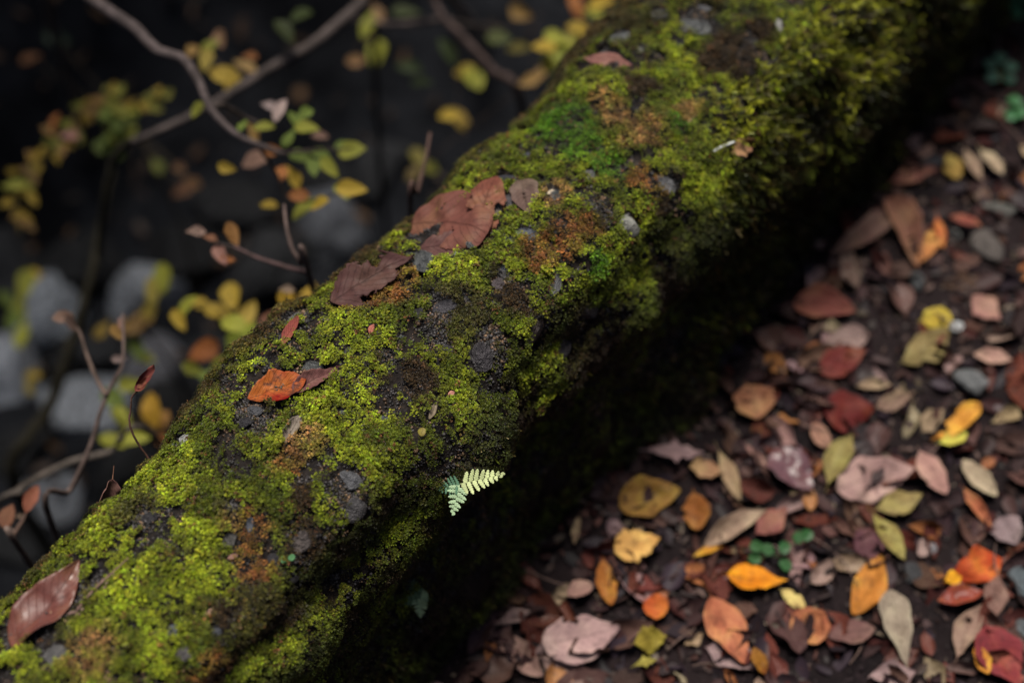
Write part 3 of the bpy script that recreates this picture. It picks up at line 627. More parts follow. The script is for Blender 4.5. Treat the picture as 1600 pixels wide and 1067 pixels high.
fern((708, 744), [((786, 741), -.004, .0118, (.62, .70, .34)), ((707, 802), -.004, .0100, (.42, .58, .34)), ((690, 763), .008, .0095, (.10, .22, .13))], 'small pale green fern with three fronds on the dark side of the wall')  # stronger light on the first frond is put into its pale colour
fern((645, 925), [((668, 930), 0, .008, (.42, .56, .30)), ((656, 962), 0, .008, (.46, .60, .32)), ((640, 900), .004, .007, (.12, .2, .1)), ((622, 940), .004, .007, (.13, .21, .1))], 'small dark green fern low on the shaded side of the wall')
def sprout(px, py, leaves, col, label, bvh=BVH_W, size=.006, h=.008, mat=None):
    p, n = hit(bvh, px, py); e = bpy.data.objects.new('seedling', None); COL.objects.link(e); e.location = p
    e['label'] = label; e['category'] = 'seedling'; up = norm(n*.6+np.array((0, 0, .6)))
    link('stem', tube_mesh('stem', [(0, 0, 0), up*h*.5, up*h], [.0006, .0004], 5), e, color=(.07, .12, .04, 1))
    for (dx, dy) in leaves:
        s = np.dot(p-CAM, FWD)/FPX; tip = up*h+RIGHT*dx*s-UP*dy*s; c = tip; d = RIGHT*dx-UP*dy
        link('stem', tube_mesh('stem', [up*h*.8, c*.6+up*h*.4, c], [.0004, .0003], 4), e, color=(.07, .12, .04, 1))
        o = link('leaf', leaf_mesh('leaf', size, size*.85, 'round', roll=.3, seed=int(abs(dx*7+dy)), nu=9, nv=7, mat=M_LIVE), e, color=(*col, .15)); child_at(o, frame(p+c, d, up-FWD*.4))
sprout(447, 886, [(-6, -6), (8, -9)], (.08, .26, .09), 'tiny bright green two-leaved seedling low on the mossy wall', size=.007)
sprout(655, 690, [(3, -10)], (.32, .25, .05), 'tiny sprout with one yellow leaf under the moss ledge', size=.009)
# dead sprig standing on the far edge
def pix_tube(name, pd, rad, col, parent, sides=7, sub=6, jag=.0, seed=0):
    pts = np.array([at(*q) for q in pd]); return pts
sp0 = wall_pt(206, 704)[0]; d0 = np.dot(sp0-CAM, FWD)
e = bpy.data.objects.new('dead_sprig', None); COL.objects.link(e); e.location = sp0
e['label'] = 'thin dead sprig with a shrivelled red-brown bud standing on the wall edge'; e['category'] = 'sprig'
spts = [sp0]+[at(*q, d0-.015) for q in ((205, 672), (204, 640), (206, 621), (217, 608))]
link('stem', tube_mesh('stem', [p-sp0 for p in spts], [.0012, .0011, .001, .0008], 6, jag=.25), e, color=(.07, .035, .025, 1))
for (b, t, wd) in (((214, 612), (241, 571), 14), ((217, 606), (233, 588), 8)):
    pb, pt = at(*b, d0-.015), at(*t, d0-.02); x = pt-pb; L = np.linalg.norm(x)
    o = link('leaf', leaf_mesh('leaf', L, wd/FPX*d0*1.6, 'ovate', roll=1.4, ragged=.1, wav=.4, seed=3, nu=20, nv=11), e, color=(.17, .05, .035, .8)); child_at(o, frame((pb+pt)/2, x, -FWD))

# ------------------------------------------------------------------ the path: fallen leaves
GL = [((848, 1008), (968, 982), 72, (.47, .33, .32), 'large pale pink leaf with a notch bitten from its edge on the path', dict(shape='ovate', bites=[(.42, 1.0, .11)], nu=40, nv=25, roll=.2)),
      ((985, 1005), (1042, 990), 42, (.30, .26, .04), 'ragged yellow-green leaf beside the notched pale pink leaf', dict(shape='rhomb', ragged=.12, wav=.4)),
      ((985, 1040), (1025, 1028), 20, (.40, .38, .08), 'small yellow-green leaf scrap below the ragged yellow-green leaf', dict(shape='star')),
      ((960, 858), (1030, 838), 50, (.72, .46, .14), 'bright pale-yellow leaf with jagged edge on dark litter', dict(shape='ovate', teeth=7, ragged=.08, wav=.15)),
      ((940, 868), (954, 945), 34, (.36, .14, .03), 'narrow orange leaf standing by the bright pale-yellow leaf', dict(shape='ellip', roll=.6)),
      ((1003, 935), (1042, 955), 38, (.50, .13, .03), 'small round orange leaf on black soil', dict(shape='round', roll=.5)),
      ((886, 928), (926, 910), 28, (.33, .20, .17), 'small pinkish-tan leaf beside the narrow orange leaf', dict(shape='ellip')),
      ((770, 975), (832, 950), 22, (.22, .16, .15), 'dim grey-pink leaf at the foot of the mossy wall', dict(shape='lens')),
      ((998, 700), (1098, 706), 50, (.30, .21, .215), 'pale lavender star-lobed leaf at the foot of the wall', dict(shape='star', nu=36, nv=13, roll=.2)),
      ((966, 785), (1062, 760), 62, (.26, .15, .035), 'ochre-brown broad leaf with yellow patch near the wall', dict(shape='ovate', roll=.35)),
      ((1085, 762), (1092, 828), 42, (.26, .11, .025), 'amber oval leaf beside the ochre-brown broad leaf', dict(shape='ellip', roll=.3)),
      ((1078, 866), (1192, 790), 36, (.33, .25, .18), 'long beige boat-shaped curled leaf', dict(shape='lens', roll=1.0, fold=.2)),
      ((1082, 868), (1128, 852), 12, (.55, .27, .03), 'thin golden leaf edge below the beige curled leaf', dict(shape='lens', roll=.8)),
      ((1128, 898), (1230, 910), 48, (.72, .28, .012), 'vivid orange leaf with dark spots beside green seedlings', dict(shape='acum', bend=.3, roll=.3)),
      ((1106, 918), (1165, 1036), 62, (.46, .18, .09), 'large smooth orange-brown oval leaf', dict(shape='ovate', roll=.35, bend=.3)),
      ((1180, 1010), (1196, 1052), 26, (.22, .08, .015), 'dark amber leaf under the tip of the orange-brown oval leaf', dict(shape='ellip')),
      ((1218, 918), (1258, 948), 22, (.66, .55, .20), 'small pale yellow leaf touching the rust curled leaf', dict(shape='ellip')),
      ((1232, 955), (1290, 998), 58, (.38, .15, .07), 'rust-brown cupped leaf with a pale stalk end', dict(shape='round', roll=.7, bend=.6)),
      ((1338, 962), (1384, 868), 46, (.56, .26, .05), 'golden-brown oval leaf lying on bare soil', dict(shape='ellip', roll=.2)),
      ((1360, 800), (1442, 774), 38, (.27, .22, .085), 'olive-yellow leaf forming the upper arm of a V', dict(shape='lens', roll=.4)),
      ((1358, 788), (1416, 874), 34, (.26, .22, .07), 'olive-yellow narrow leaf forming the lower arm of a V', dict(shape='lens', roll=.5)),
      ((1308, 762), (1428, 728), 66, (.40, .27, .25), 'large pale pink-brown leaf with pointed tip', dict(shape='ovate', roll=.15)),
      ((1432, 698), (1476, 772), 44, (.42, .26, .22), 'pinkish leaf next to the large pale pink-brown leaf', dict(shape='ellip', roll=.3)),
      ((1286, 768), (1328, 678), 40, (.27, .235, .085), 'yellow-green and grey streaked leaf beside the pink-brown leaf', dict(shape='lens', roll=.5, fold=.4)),
      ((1212, 698), (1268, 765), 64, (.14, .07, .085), 'dark purple glossy leaf beside the streaked yellow-green leaf', dict(shape='ovate', roll=.35, mat=M_WET)),
      ((1168, 592), (1188, 652), 62, (.34, .17, .09), 'smooth tan-orange oval leaf near the wall', dict(shape='ellip', roll=.3)),
      ((1274, 640), (1366, 642), 62, (.13, .022, .016), 'dark crimson broad leaf on the open path', dict(shape='ovate', roll=.3)),
      ((1282, 582), (1352, 545), 44, (.15, .035, .026), 'dark red pointed leaf above the crimson broad leaf', dict(shape='ovate', roll=.4)),
      ((1404, 576), (1488, 520), 46, (.26, .215, .09), 'large olive-yellow oval leaf', dict(shape='ellip', roll=.3)),
      ((1434, 500), (1486, 492), 32, (.52, .42, .06), 'small yellow leaf beside a white chip', dict(shape='round', roll=.4)),
      ((1520, 462), (1562, 502), 46, (.34, .19, .16), 'pinkish-tan diamond-shaped leaf lying on the path', dict(shape='rhomb')),
      ((1458, 692), (1536, 632), 34, (.68, .36, .06), 'golden-orange crumpled leaf with a tear', dict(shape='ellip', roll=.7, wav=.4, ragged=.07, bites=[(.3, .9, .08)], nu=30, nv=15)),
      ((1464, 694), (1512, 678), 24, (.58, .56, .10), 'lime-yellow leaf under the golden-orange crumpled leaf', dict(shape='ellip', roll=.3)),
      ((1520, 552), (1582, 560), 28, (.42, .27, .22), 'cream-pink lens-shaped leaf lying on the path', dict(shape='lens', roll=.7)),
      ((1472, 908), (1562, 868), 56, (.52, .11, .03), 'orange-red leaf with a yellow corner', dict(shape='obovate', roll=.5, wav=.25)),
      ((1474, 908), (1502, 900), 22, (.80, .42, .02), 'bright yellow leaf tip under the orange-red leaf', dict(shape='ellip')),
      ((1464, 938), (1538, 922), 36, (.26, .05, .025), 'dark red shiny curled leaf under the orange-red leaf', dict(shape='lens', roll=.9, mat=M_WET)),
      ((1530, 972), (1590, 1075), 68, (.24, .045, .045), 'large crimson leaf folded along its midrib', dict(shape='ovate', fold=.45)),
      ((1522, 1000), (1545, 1052), 26, (.55, .26, .04), 'golden leaf under the folded crimson leaf', dict(shape='ellip')),
      ((1390, 922), (1418, 1045), 46, (.34, .30, .23), 'grey-cream withered leaf with a long drawn-out end', dict(shape='acum', fold=.5, roll=.4)),
      ((1488, 1036), (1530, 940), 36, (.30, .21, .16), 'tan twisted leaf with a small hole', dict(shape='lens', twist=1.5, roll=.7, bites=[(.7, .6, .04)], nu=30, nv=15)),
      ((1556, 888), (1552, 962), 36, (.24, .15, .12), 'dull brown leaf hanging over a grey stone', dict(shape='lens', roll=.5)),
      ((1502, 718), (1556, 776), 30, (.42, .36, .25), 'cream-beige withered leaf with crinkled surface', dict(shape='ellip', roll=.6, ripple=.05)),
      ((1500, 756), (1548, 824), 24, (.40, .15, .07), 'orange-brown rolled leaf beside the cream-beige withered leaf', dict(shape='lens', roll=1.3)),
      ((1560, 800), (1590, 850), 46, (.27, .21, .22), 'greyish lavender leaf with dark spot', dict(shape='ovate', roll=.4)),
      ((1394, 306), (1440, 418), 44, (.20, .10, .07), 'large brown leaf curled into a V', dict(shape='ovate', fold=.7, roll=.5)),
      ((1430, 418), (1476, 352), 28, (.48, .22, .07), 'golden-tan leaf edge on the V-curled brown leaf', dict(shape='lens', roll=.9)),
      ((1462, 330), (1474, 388), 18, (.42, .12, .04), 'orange-red rolled leaf beside the V-curled brown leaf', dict(shape='lens', roll=1.2)),
      ((1240, 472), (1338, 482), 50, (.20, .075, .055), 'broad reddish-brown leaf at the foot of the mossy wall', dict(shape='ovate', fold=.4, roll=.4)),
      ((1385, 285), (1466, 262), 28, (.22, .10, .075), 'reddish-brown pointed leaf close to the wall', dict(shape='acum', fold=.3)),
      ((1528, 228), (1566, 272), 26, (.44, .37, .25), 'cream speckled oval leaf on the path', dict(shape='ellip', roll=.5)),
      ((1505, 232), (1532, 282), 22, (.32, .24, .17), 'beige narrow leaf beside the cream speckled leaf', dict(shape='lens', roll=.7)),
      ((1480, 238), (1496, 280), 28, (.34, .24, .06), 'mustard leaf beside the beige narrow leaf', dict(shape='ellip')),
      ((1330, 862), (1386, 838), 46, (.115, .05, .06), 'dark maroon ribbed leaf under the olive V', dict(shape='ovate', ripple=.03, roll=.3)),
      ((1292, 992), (1368, 980), 46, (.17, .095, .085), 'dull brown-purple leaf beside the grey-cream withered leaf', dict(shape='lens', roll=.3)),
      ((1178, 838), (1232, 795), 46, (.24, .10, .08), 'maroon-brown wedge-shaped leaf above green seedlings', dict(shape='rhomb', roll=.3)),
      ((1118, 690), (1160, 782), 26, (.36, .27, .16), 'beige twisted leaf strip on the path', dict(shape='lens', twist=1.3, roll=.8)),
      ((1078, 728), (1130, 740), 34, (.36, .22, .12), 'tan crumpled leaf beside the beige twisted strip', dict(shape='ellip', roll=.7, wav=.3)),
      ((1158, 688), (1198, 730), 12, (.42, .25, .22), 'thin pink rolled leaf by the beige twisted strip', dict(shape='lens', roll=1.2)),
      ((1268, 652), (1294, 700), 28, (.34, .20, .14), 'small tan oval leaf under the crimson leaf', dict(shape='ellip')),
      ((1338, 600), (1392, 598), 20, (.36, .28, .18), 'small beige cupped leaf by the dark red pointed leaf', dict(shape='lens', roll=.8)),
      ((1365, 640), (1432, 615), 26, (.27, .19, .14), 'greyish-tan leaf with a pale tip beside the crimson leaf', dict(shape='acum', roll=.5)),
      ((1410, 320), (1300, 400), 40, (.14, .085, .07), 'dim brown leaf in the shade of the wall', dict(shape='ovate', roll=.5)),
      ((1485, 338), (1535, 352), 26, (.22, .07, .05), 'dull red leaf with orange rim near the top stones', dict(shape='ellip', roll=.6)),
      ((905, 800), (895, 850), 14, (.34, .26, .16), 'thin beige leaf strip at the foot of the wall', dict(shape='lens', roll=1.0))]
for k, (b, t, wd, c, lb, kw) in enumerate(GL):
    put_leaf(b, t, wd, c, lb, bvh=BVH_G, lift=random.uniform(.011, .017), tilt=random.uniform(-.3, .3), nr=.05, group=None, mott=0.45, **{'nu': 26, 'nv': 15, 'crump': .12, 'stem': (0, .1, .14)[k % 3], 'bites': [(random.uniform(.3, .85), random.choice((0, 1)), random.uniform(.04, .09))] if k % 3 == 1 else (), **kw})
# the many plain leaves between them
KINDS = [('dull brown fallen leaf among the path litter', 'plain brown leaves on the path', (.085, .043, .034), 90),
         ('dark chocolate-brown decaying leaf pressed into the path litter', 'decaying dark leaves on the path', (.03, .016, .017), 80),
         ('pinkish-grey faded fallen leaf among the path litter', 'faded pinkish leaves on the path', (.24, .15, .14), 30),
         ('reddish-brown fallen leaf among the path litter', 'reddish leaves on the path', (.10, .026, .018), 62),
         ('orange-tan small leaf among the path litter', 'orange-tan leaves on the path', (.28, .11, .04), 24),
         ('small beige withered leaf among the path litter', 'beige leaves on the path', (.24, .175, .11), 22)]
LM = [leaf_mesh('fallen_leaf', 1.0, random.uniform(.42, .62), sh, roll=random.uniform(.2, 1.9), bend=random.uniform(-.4, 1.3), fold=random.uniform(0, .5), twist=random.uniform(-1.0, 1.0), crump=.10,
                wav=random.uniform(.1, .35), ragged=random.choice((0, .04, .08)), seed=700+k, stem=random.choice((0, .1, .16)), bites=random.choice(((), ((random.uniform(.3, .8), random.choice((0, 1)), random.uniform(.06, .14)),), ())), nu=20, nv=9, mat=(M_WET if k % 3 == 0 else M_LEAF)) for k, sh in enumerate(['ovate', 'ellip', 'acum', 'lens', 'obovate', 'round', 'rhomb', 'ovate', 'ellip', 'lens', 'acum', 'star'])]
r_ = random.Random(11)
for lb, gr, c, cnt in KINDS:
    k = 0
    while k < cnt:
        px, py = r_.uniform(720, 1610), r_.uniform(-10, 1075)
        if py < 990-1.13*(px-720)+20: continue
        h = hit(BVH_G, px, py); p, n = h; n = smooth_n(BVH_G, p, .04)
        L = r_.uniform(.030, .082)*(0.75 if 'small' in lb else 1); a = r_.uniform(0, 6.28)
        n = norm(n+np.array((r_.gauss(0, .22), r_.gauss(0, .22), 0)))
        v = r_.uniform(.65, 1.3)
        link('fallen_leaf', LM[r_.randrange(len(LM))], label=lb, cat='leaf', group=gr, color=(c[0]*v, c[1]*v*r_.uniform(.9, 1.1), c[2]*v*r_.uniform(.85, 1.15), r_.uniform(.2, .7)),
             M=frame(p+n*r_.uniform(.001, .007), (math.cos(a), math.sin(a), 0), n) @ Matrix.Scale(L, 4)); k += 1
# uncountable crumbs and scraps
def litter(name, n, xr, yr, cols, size, zoff, mat=M_LITTER, up=.35, seed=1, zfun=ground_z, filt=None):
    r = np.random.default_rng(seed); x = r.uniform(*xr, n); y = r.uniform(*yr, n)
    if filt is not None: m = filt(x, y, r); x, y = x[m], y[m]; n = len(x)
    c = np.stack([x, y, zfun(x, y)+r.uniform(*zoff, n)], 1)
    N = np.stack([r.normal(0, up, n), r.normal(0, up, n), np.ones(n)], 1); N /= np.linalg.norm(N, axis=1)[:, None]
    a = r.uniform(0, 6.283, n); X = np.stack([np.cos(a), np.sin(a), 0*a], 1); X -= N*(X*N).sum(1)[:, None]; X /= np.linalg.norm(X, axis=1)[:, None]; Y = np.cross(N, X)
    L = np.exp(r.uniform(math.log(size[0]), math.log(size[1]), n))[:, None]; W = L*r.uniform(.25, .6, (n, 1)); B = L*r.uniform(-.12, .25, (n, 1)); C = W*r.uniform(.0, .5, (n, 1))
    pts = [c-X*L/2, c-X*L*.18+Y*W/2+N*C, c+X*L*.2+Y*W*.45+N*C, c+X*L/2+N*B, c+X*L*.2-Y*W*.45+N*C, c-X*L*.18-Y*W/2+N*C, c+N*B*.1]
    V = np.stack(pts, 1).reshape(-1, 3); i = (np.arange(n)*7)[:, None]
    F = np.concatenate([np.c_[i+6, i+k, i+(k+1) % 6] for k in range(6)])
    me = mesh_np(name, V, F, True, mat); cc = np.asarray(cols)[r.integers(0, len(cols), n)]*r.uniform(.5, 1.5, (n, 1))
    at_ = me.attributes.new('lcol', 'FLOAT_COLOR', 'POINT'); at_.data.foreach_set('color', np.repeat(np.c_[cc, np.ones(n)], 7, 0).astype(np.float32).ravel())
    return me
LC = [(.10, .065, .055), (.06, .04, .036), (.16, .10, .085), (.22, .14, .12), (.12, .05, .04), (.05, .035, .035), (.26, .20, .15), (.08, .055, .05)]
link('leaf_litter', litter('leaf_litter', 20000, (.07, 1.45), (-1.0, 2.0), [tuple(.33*v for v in c) for c in LC], (.003, .020), (.0, .006), seed=4), label='crumbled brown leaf litter covering the path', cat='leaf litter', kind='stuff')
link('matted_leaf_layer', litter('matted_leaf_layer', 6500, (.06, 1.45), (-1.0, 2.0), [(.016, .0085, .0105), (.024, .010, .010), (.012, .008, .010), (.030, .015, .015), (.02, .013, .018), (.04, .021, .02), (.03, .009, .008)], (.016, .05), (.0, .007), up=.45, seed=14), label='dark matted layer of rotting purple-brown leaves on the path', cat='leaf litter', kind='stuff')
link('outer_leaf_litter', litter('outer_leaf_litter', 9000, (.05, 2.4), (-4, 6), LC, (.02, .07), (.002, .015), seed=5, filt=lambda x, y, r: (y < -.75) | (y > 1.75) | (x > 1.3)), label='layer of brown fallen leaves farther along the path', cat='leaf litter', kind='stuff')

r_ = random.Random(31)
for k in range(14):
    while True:
        px, py = r_.uniform(760, 1590), r_.uniform(20, 1050)
        if py > 990-1.13*(px-720)+40: break
    p = hit(BVH_G, px, py)[0]+np.array((0, 0, .016)); a = r_.uniform(0, 6.28); L = r_.uniform(.03, .09); d = np.array((math.cos(a), math.sin(a), 0)); e2 = np.array((-d[1], d[0], 0))
    o = link('twig', tube_mesh('twig', [-d*L/2-np.array((0, 0, .006)), e2*L*r_.uniform(-.1, .1), d*L/2+np.array((0, 0, r_.uniform(-.006, .006)))], [.0012, .0011, .0006], 6), label='thin brown twig lying on the leaf litter', cat='twig', group='twigs on the path', color=(.14, .09, .075, 1)); o.location = p
def off_frame(x, y, r):
    d = np.stack([x, y, ground_z(x, y)], 1)-CAM; dep = d@FWD; px = 800+FPX*(d@RIGHT)/dep; py = 533.5-FPX*(d@UP)/dep
    return (px < -15) | (px > 1615) | (py < -15) | (py > 1082)
link('farther_fallen_leaves', litter('farther_fallen_leaves', 3600, (.12, 2.0), (-1.6, 2.8), [k[2] for k in KINDS]+[(.5, .25, .04), (.36, .2, .17), (.4, .12, .04), (.1, .06, .05)], (.028, .078), (.004, .014), up=.25, seed=24, filt=off_frame),
     label='fallen leaves of mixed colours spread farther over the path', cat='leaf litter', kind='stuff')
# stones on the path
STG = [(1512, 602, 60, 52, 20, (.17, .175, .18), 'angular blue-grey stone among leaves on the path'), (1592, 912, 44, 56, 10, (.15, .18, .20), 'blue-grey stone under the dull brown leaf at the path edge'),
       (1598, 985, 30, 44, 0, (.16, .18, .19), 'grey stone beside the folded crimson leaf'), (1540, 388, 40, 56, -20, (.13, .11, .10), 'brownish-grey rounded stone near the dull red leaf'),
       (1490, 370, 22, 26, 30, (.22, .22, .21), 'small pale stone near the V-curled brown leaf'), (1492, 512, 30, 18, 10, (.75, .77, .78), 'bright white chip beside the small yellow leaf'),
       (1448, 256, 52, 28, -20, (.045, .045, .055), 'dark slate stone near the pointed reddish-brown leaf'), (1425, 900, 34, 36, 0, (.07, .07, .075), 'dark grey stone beside the golden-brown oval leaf'),
       (1430, 442, 26, 44, 15, (.09, .095, .10), 'dark blue-grey upright stone in the litter'), (1560, 330, 60, 26, 10, (.16, .155, .14), 'flat grey stone behind the dull red leaf'),
       (1378, 855, 22, 18, 0, (.12, .11, .115), 'small grey pebble beside the maroon ribbed leaf'), (1455, 860, 18, 16, 0, (.35, .34, .36), 'small pale pebble by the orange-red leaf'),
       (1262, 590, 18, 12, 20, (.34, .31, .29), 'small whitish pebble near the tan-orange oval leaf'), (1560, 640, 22, 16, 0, (.30, .24, .25), 'small pinkish pebble near the blue-grey stone')]
for k, (px, py, a, b_, g, c, lb) in enumerate(STG):
    p, n = hit(BVH_G, px, py); dep = np.dot(p-CAM, FWD); s = dep/FPX
    me = ST[1+k % 7] if k % 4 else ST[3]
    x = ray(px+math.cos(math.radians(g))*20, py+math.sin(math.radians(g))*20)*dep-(p-CAM)
    link('stone', me, label=lb, cat='stone', color=(*c, 1), M=frame(p+np.array((0, 0, min(a, b_)*s*.22)), x, (0, 0, 1)) @ Matrix.Diagonal((a*s*.55, b_*s*.6, min(a, b_)*s*.42, 1)))
sprout(1215, 876, [(-38, -14), (-20, -10), (6, -12), (28, -28), (40, -32), (8, 14), (-40, 4)], (.03, .12, .03), 'green round-leaved seedling growing beside the vivid orange leaf', BVH_G, .017, .02)
sprout(1560, 128, [(-18, -12), (-2, -22), (-14, 8), (10, 10), (14, -8)], (.045, .13, .085), 'bluish-green seedling at the path edge above the seedlings of plain green', BVH_G, .022, .02)
sprout(1590, 178, [(-10, -8), (0, 8), (-14, 14)], (.05, .20, .06), 'green narrow-leaved seedling at the path edge', BVH_G, .022, .018)
sprout(1588, 22, [(-14, -4), (8, -12), (-6, 12)], (.05, .22, .10), 'dark green seedling where the path meets the far end of the wall', BVH_G, .026, .02)

# ------------------------------------------------------------------ the ravine: boulders
BM = [stone_mesh('boulder', 800+k, M_BOULDER, IV4, IF4, rough=.34, flat=(5, 9, 13)[k % 3]) for k in range(6)]
BO = [(18, 600, 120, 110, (.30, .32, .36), 'pale rounded boulder in the ravine bed'), (130, 640, 170, 120, (.20, .215, .24), 'broad blue-grey boulder with smooth top in the ravine bed'), (225, 452, 130, 90, (.22, .235, .26), 'light grey boulder standing below the dark rock face'),
      (70, 505, 150, 110, (.24, .26, .29), 'light bluish boulder behind the pale rounded boulder'), (90, 780, 130, 80, (.15, .16, .18), 'mid-grey boulder under the fallen branch'), (255, 570, 120, 80, (.12, .12, .135), 'dark grey boulder behind the yellow shrub leaves'),
      (530, 360, 130, 110, (.10, .105, .12), 'dark grey boulder close behind the wall')]
BO2 = [(330, 560, 110, 80), (410, 430, 150, 100), (300, 390, 160, 110), (150, 420, 160, 110), (20, 430, 150, 120), (360, 330, 150, 110), (30, 710, 130, 100), (190, 730, 110, 70), (440, 400, 90, 80), (520, 300, 150, 110), (270, 650, 110, 80), (20, 850, 110, 80), (600, 260, 120, 100), (110, 560, 90, 60), (380, 500, 100, 70), (180, 540, 100, 70)]
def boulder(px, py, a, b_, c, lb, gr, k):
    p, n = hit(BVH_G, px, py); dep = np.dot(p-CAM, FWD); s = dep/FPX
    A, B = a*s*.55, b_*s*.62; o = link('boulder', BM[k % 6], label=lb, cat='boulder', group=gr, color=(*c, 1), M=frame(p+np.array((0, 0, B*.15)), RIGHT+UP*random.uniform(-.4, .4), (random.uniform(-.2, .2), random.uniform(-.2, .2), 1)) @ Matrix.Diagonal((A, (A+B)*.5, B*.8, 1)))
for k, (px, py, a, b_, c, lb) in enumerate(BO): boulder(px, py, a, b_, tuple(1.35*v for v in c), lb, None, k)  # sky-lit boulders kept paler, the light put into their colour
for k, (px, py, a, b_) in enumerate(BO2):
    v = random.uniform(.014, .045); boulder(px, py, a, b_, (v, v*1.03, v*1.12), 'dark boulder among others in the ravine bed, shade put into its colour', 'dark boulders in the ravine', k+2)  # boulders out of the light are darkened in colour
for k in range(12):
    v = random.uniform(.02, .06); boulder(random.uniform(-520, -60), random.uniform(100, 1000), random.uniform(90, 170), random.uniform(70, 120), (v, v*1.03, v*1.12), 'dark boulder among others in the ravine bed, shade put into its colour', 'dark boulders in the ravine', k)
# ground cover on the far bank and scraps between boulders
link('bank_ground_cover', litter('bank_ground_cover', 15000, (-6.0, -1.85), (-2.5, 6), [(.008, .018, .007), (.012, .024, .008), (.006, .011, .006), (.022, .026, .008)], (.02, .07), (.0, .10), M_COVER, .8, 6,
     filt=lambda x, y, r: r.random(len(x)) < sstep(x, -1.8, -2.5)), label='dark green low plants covering the far bank of the ravine', cat='ground cover', kind='stuff')
link('ravine_leaf_litter', litter('ravine_leaf_litter', 2600, (-3.4, -.3), (-2.5, 4.5), [(.05, .03, .02), (.07, .04, .02), (.03, .022, .02), (.04, .03, .025)], (.02, .06), (.005, .05), M_LITTER, .5, 7), label='scattered brown leaves lying between the ravine boulders', cat='leaf litter', kind='stuff')

# ------------------------------------------------------------------ shrubs and twigs of the ravine
LV = [leaf_mesh('leaf', 1.0, random.uniform(.42, .62), sh, roll=random.uniform(.1, .5), bend=random.uniform(-.5, .5), fold=random.uniform(0, .25), wav=.12, seed=850+k, nu=11, nv=7, mat=M_LIVE) for k, sh in enumerate(['ovate', 'ellip', 'ovate', 'obovate', 'ellip', 'ovate'])]
YL, YG, GR_, OR, PKB, TAN = (.62, .42, .05), (.40, .40, .05), (.20, .27, .045), (.46, .17, .05), (.46, .30, .24), (.34, .20, .06)
class Shrub:
    def __init__(s, label, cat, base, name='shrub'):
        s.e = bpy.data.objects.new(name, None); COL.objects.link(s.e); s.e.location = base; s.b = np.asarray(base, float)
        s.e['label'] = label; s.e['category'] = cat; s.n = 0
    def branch(s, pts, r0, r1, col=(.09, .07, .062), name='branch', jag=.12):
        pts = [np.asarray(p, float)-s.b for p in pts]
        s.n += 1
        link(name, tube_mesh(name, pts, [r0, (r0+r1)/2, r1], 8, M_BARK, 7, jag, s.n), s.e, color=(col[0]*.55, col[1]*.52, col[2]*.52, 1))
    def leaf(s, px, py, dep, size, ang, col, flat=.6, mott=.3):
        """a leaf of `size` metres; ang = direction in degrees, clockwise from image right"""
        p = at(px, py, dep); a = math.radians(ang)
        x = RIGHT*math.cos(a)-UP*math.sin(a)+FWD*random.uniform(-.4, .4)
        n = -FWD*flat+np.array((random.gauss(0, .3), random.gauss(0, .3), .6))
        v = random.uniform(.6, 1.05); size *= .88
        o = link('leaf', LV[random.randrange(6)], s.e, color=(col[0]*v, col[1]*v, col[2]*v, mott)); child_at(o, frame(p, x, n) @ Matrix.Scale(size, 4))
def gpt(px, py, off=0.0):
    h = hit(BVH_G, px, py); return h[0]+np.array((0, 0, off))
def gbelow(p): return np.array((p[0], p[1], float(ground_z(np.array([p[0]]), np.array([p[1]]))[0])-.02))
R2 = random.Random(21)
# 1 long grey S-curved branch ending in a leaf cluster
a0 = at(60, -90, 2.0); b0 = gbelow(at(-60, -260, 2.6))
S = Shrub('long grey S-curved branch with a cluster of green and brown leaves at its end', 'shrub', b0)
S.branch([b0, (b0+a0)/2+np.array((0, 0, .1)), a0, at(140, -5, 1.86), at(205, 40, 1.84), at(245, 78, 1.83), at(285, 92, 1.82), at(312, 130, 1.81), at(330, 172, 1.80), at(372, 212, 1.80), at(440, 240, 1.82)], .011, .0035, (.17, .14, .135), jag=.05)
S.branch([at(330, 172, 1.80), at(350, 165, 1.83), at(385, 185, 1.86), at(420, 200, 1.86)], .004, .002, (.10, .08, .07))
S.branch([at(405, 228, 1.81), at(430, 270, 1.84), at(447, 310, 1.86)], .003, .0015)
for (px, py, sz, an, c) in [(436, 172, .038, -60, (.62, .46, .42)), (420, 165, .028, 20, (.50, .38, .36)), (463, 190, .04, 60, GR_), (480, 200, .042, 10, YG), (452, 215, .036, 120, GR_), (400, 250, .048, 150, (.44, .25, .18)), (425, 236, .03, 0, OR), (470, 245, .038, 30, GR_),
                            (500, 240, .036, 20, GR_), (515, 262, .04, 40, YG), (490, 262, .034, 80, GR_), (440, 270, .034, 90, OR), (458, 275, .042, 60, YL), (355, 262, .03, 10, YL), (395, 205, .035, 60, TAN), (380, 195, .03, 100, GR_), (412, 198, .034, 0, YG),
                            (475, 178, .035, -40, GR_), (500, 212, .028, 0, (.35, .2, .15)), (550, 235, .046, 0, YG), (535, 228, .03, -10, GR_), (475, 325, .05, -40, YG), (500, 318, .04, 0, YL), (467, 305, .034, 0, OR), (420, 320, .03, 0, YL), (550, 295, .05, 10, YL), (535, 300, .036, 60, YG), (308, 172, .03, 120, YG)]:
    S.leaf(px, py, 1.86+R2.uniform(-.04, .06), sz, an, c)
S.branch([at(440, 240, 1.82), at(490, 235, 1.84), at(550, 232, 1.86)], .0025, .001); S.branch([at(447, 310, 1.86), at(480, 315, 1.86), at(545, 298, 1.88)], .0018, .001)
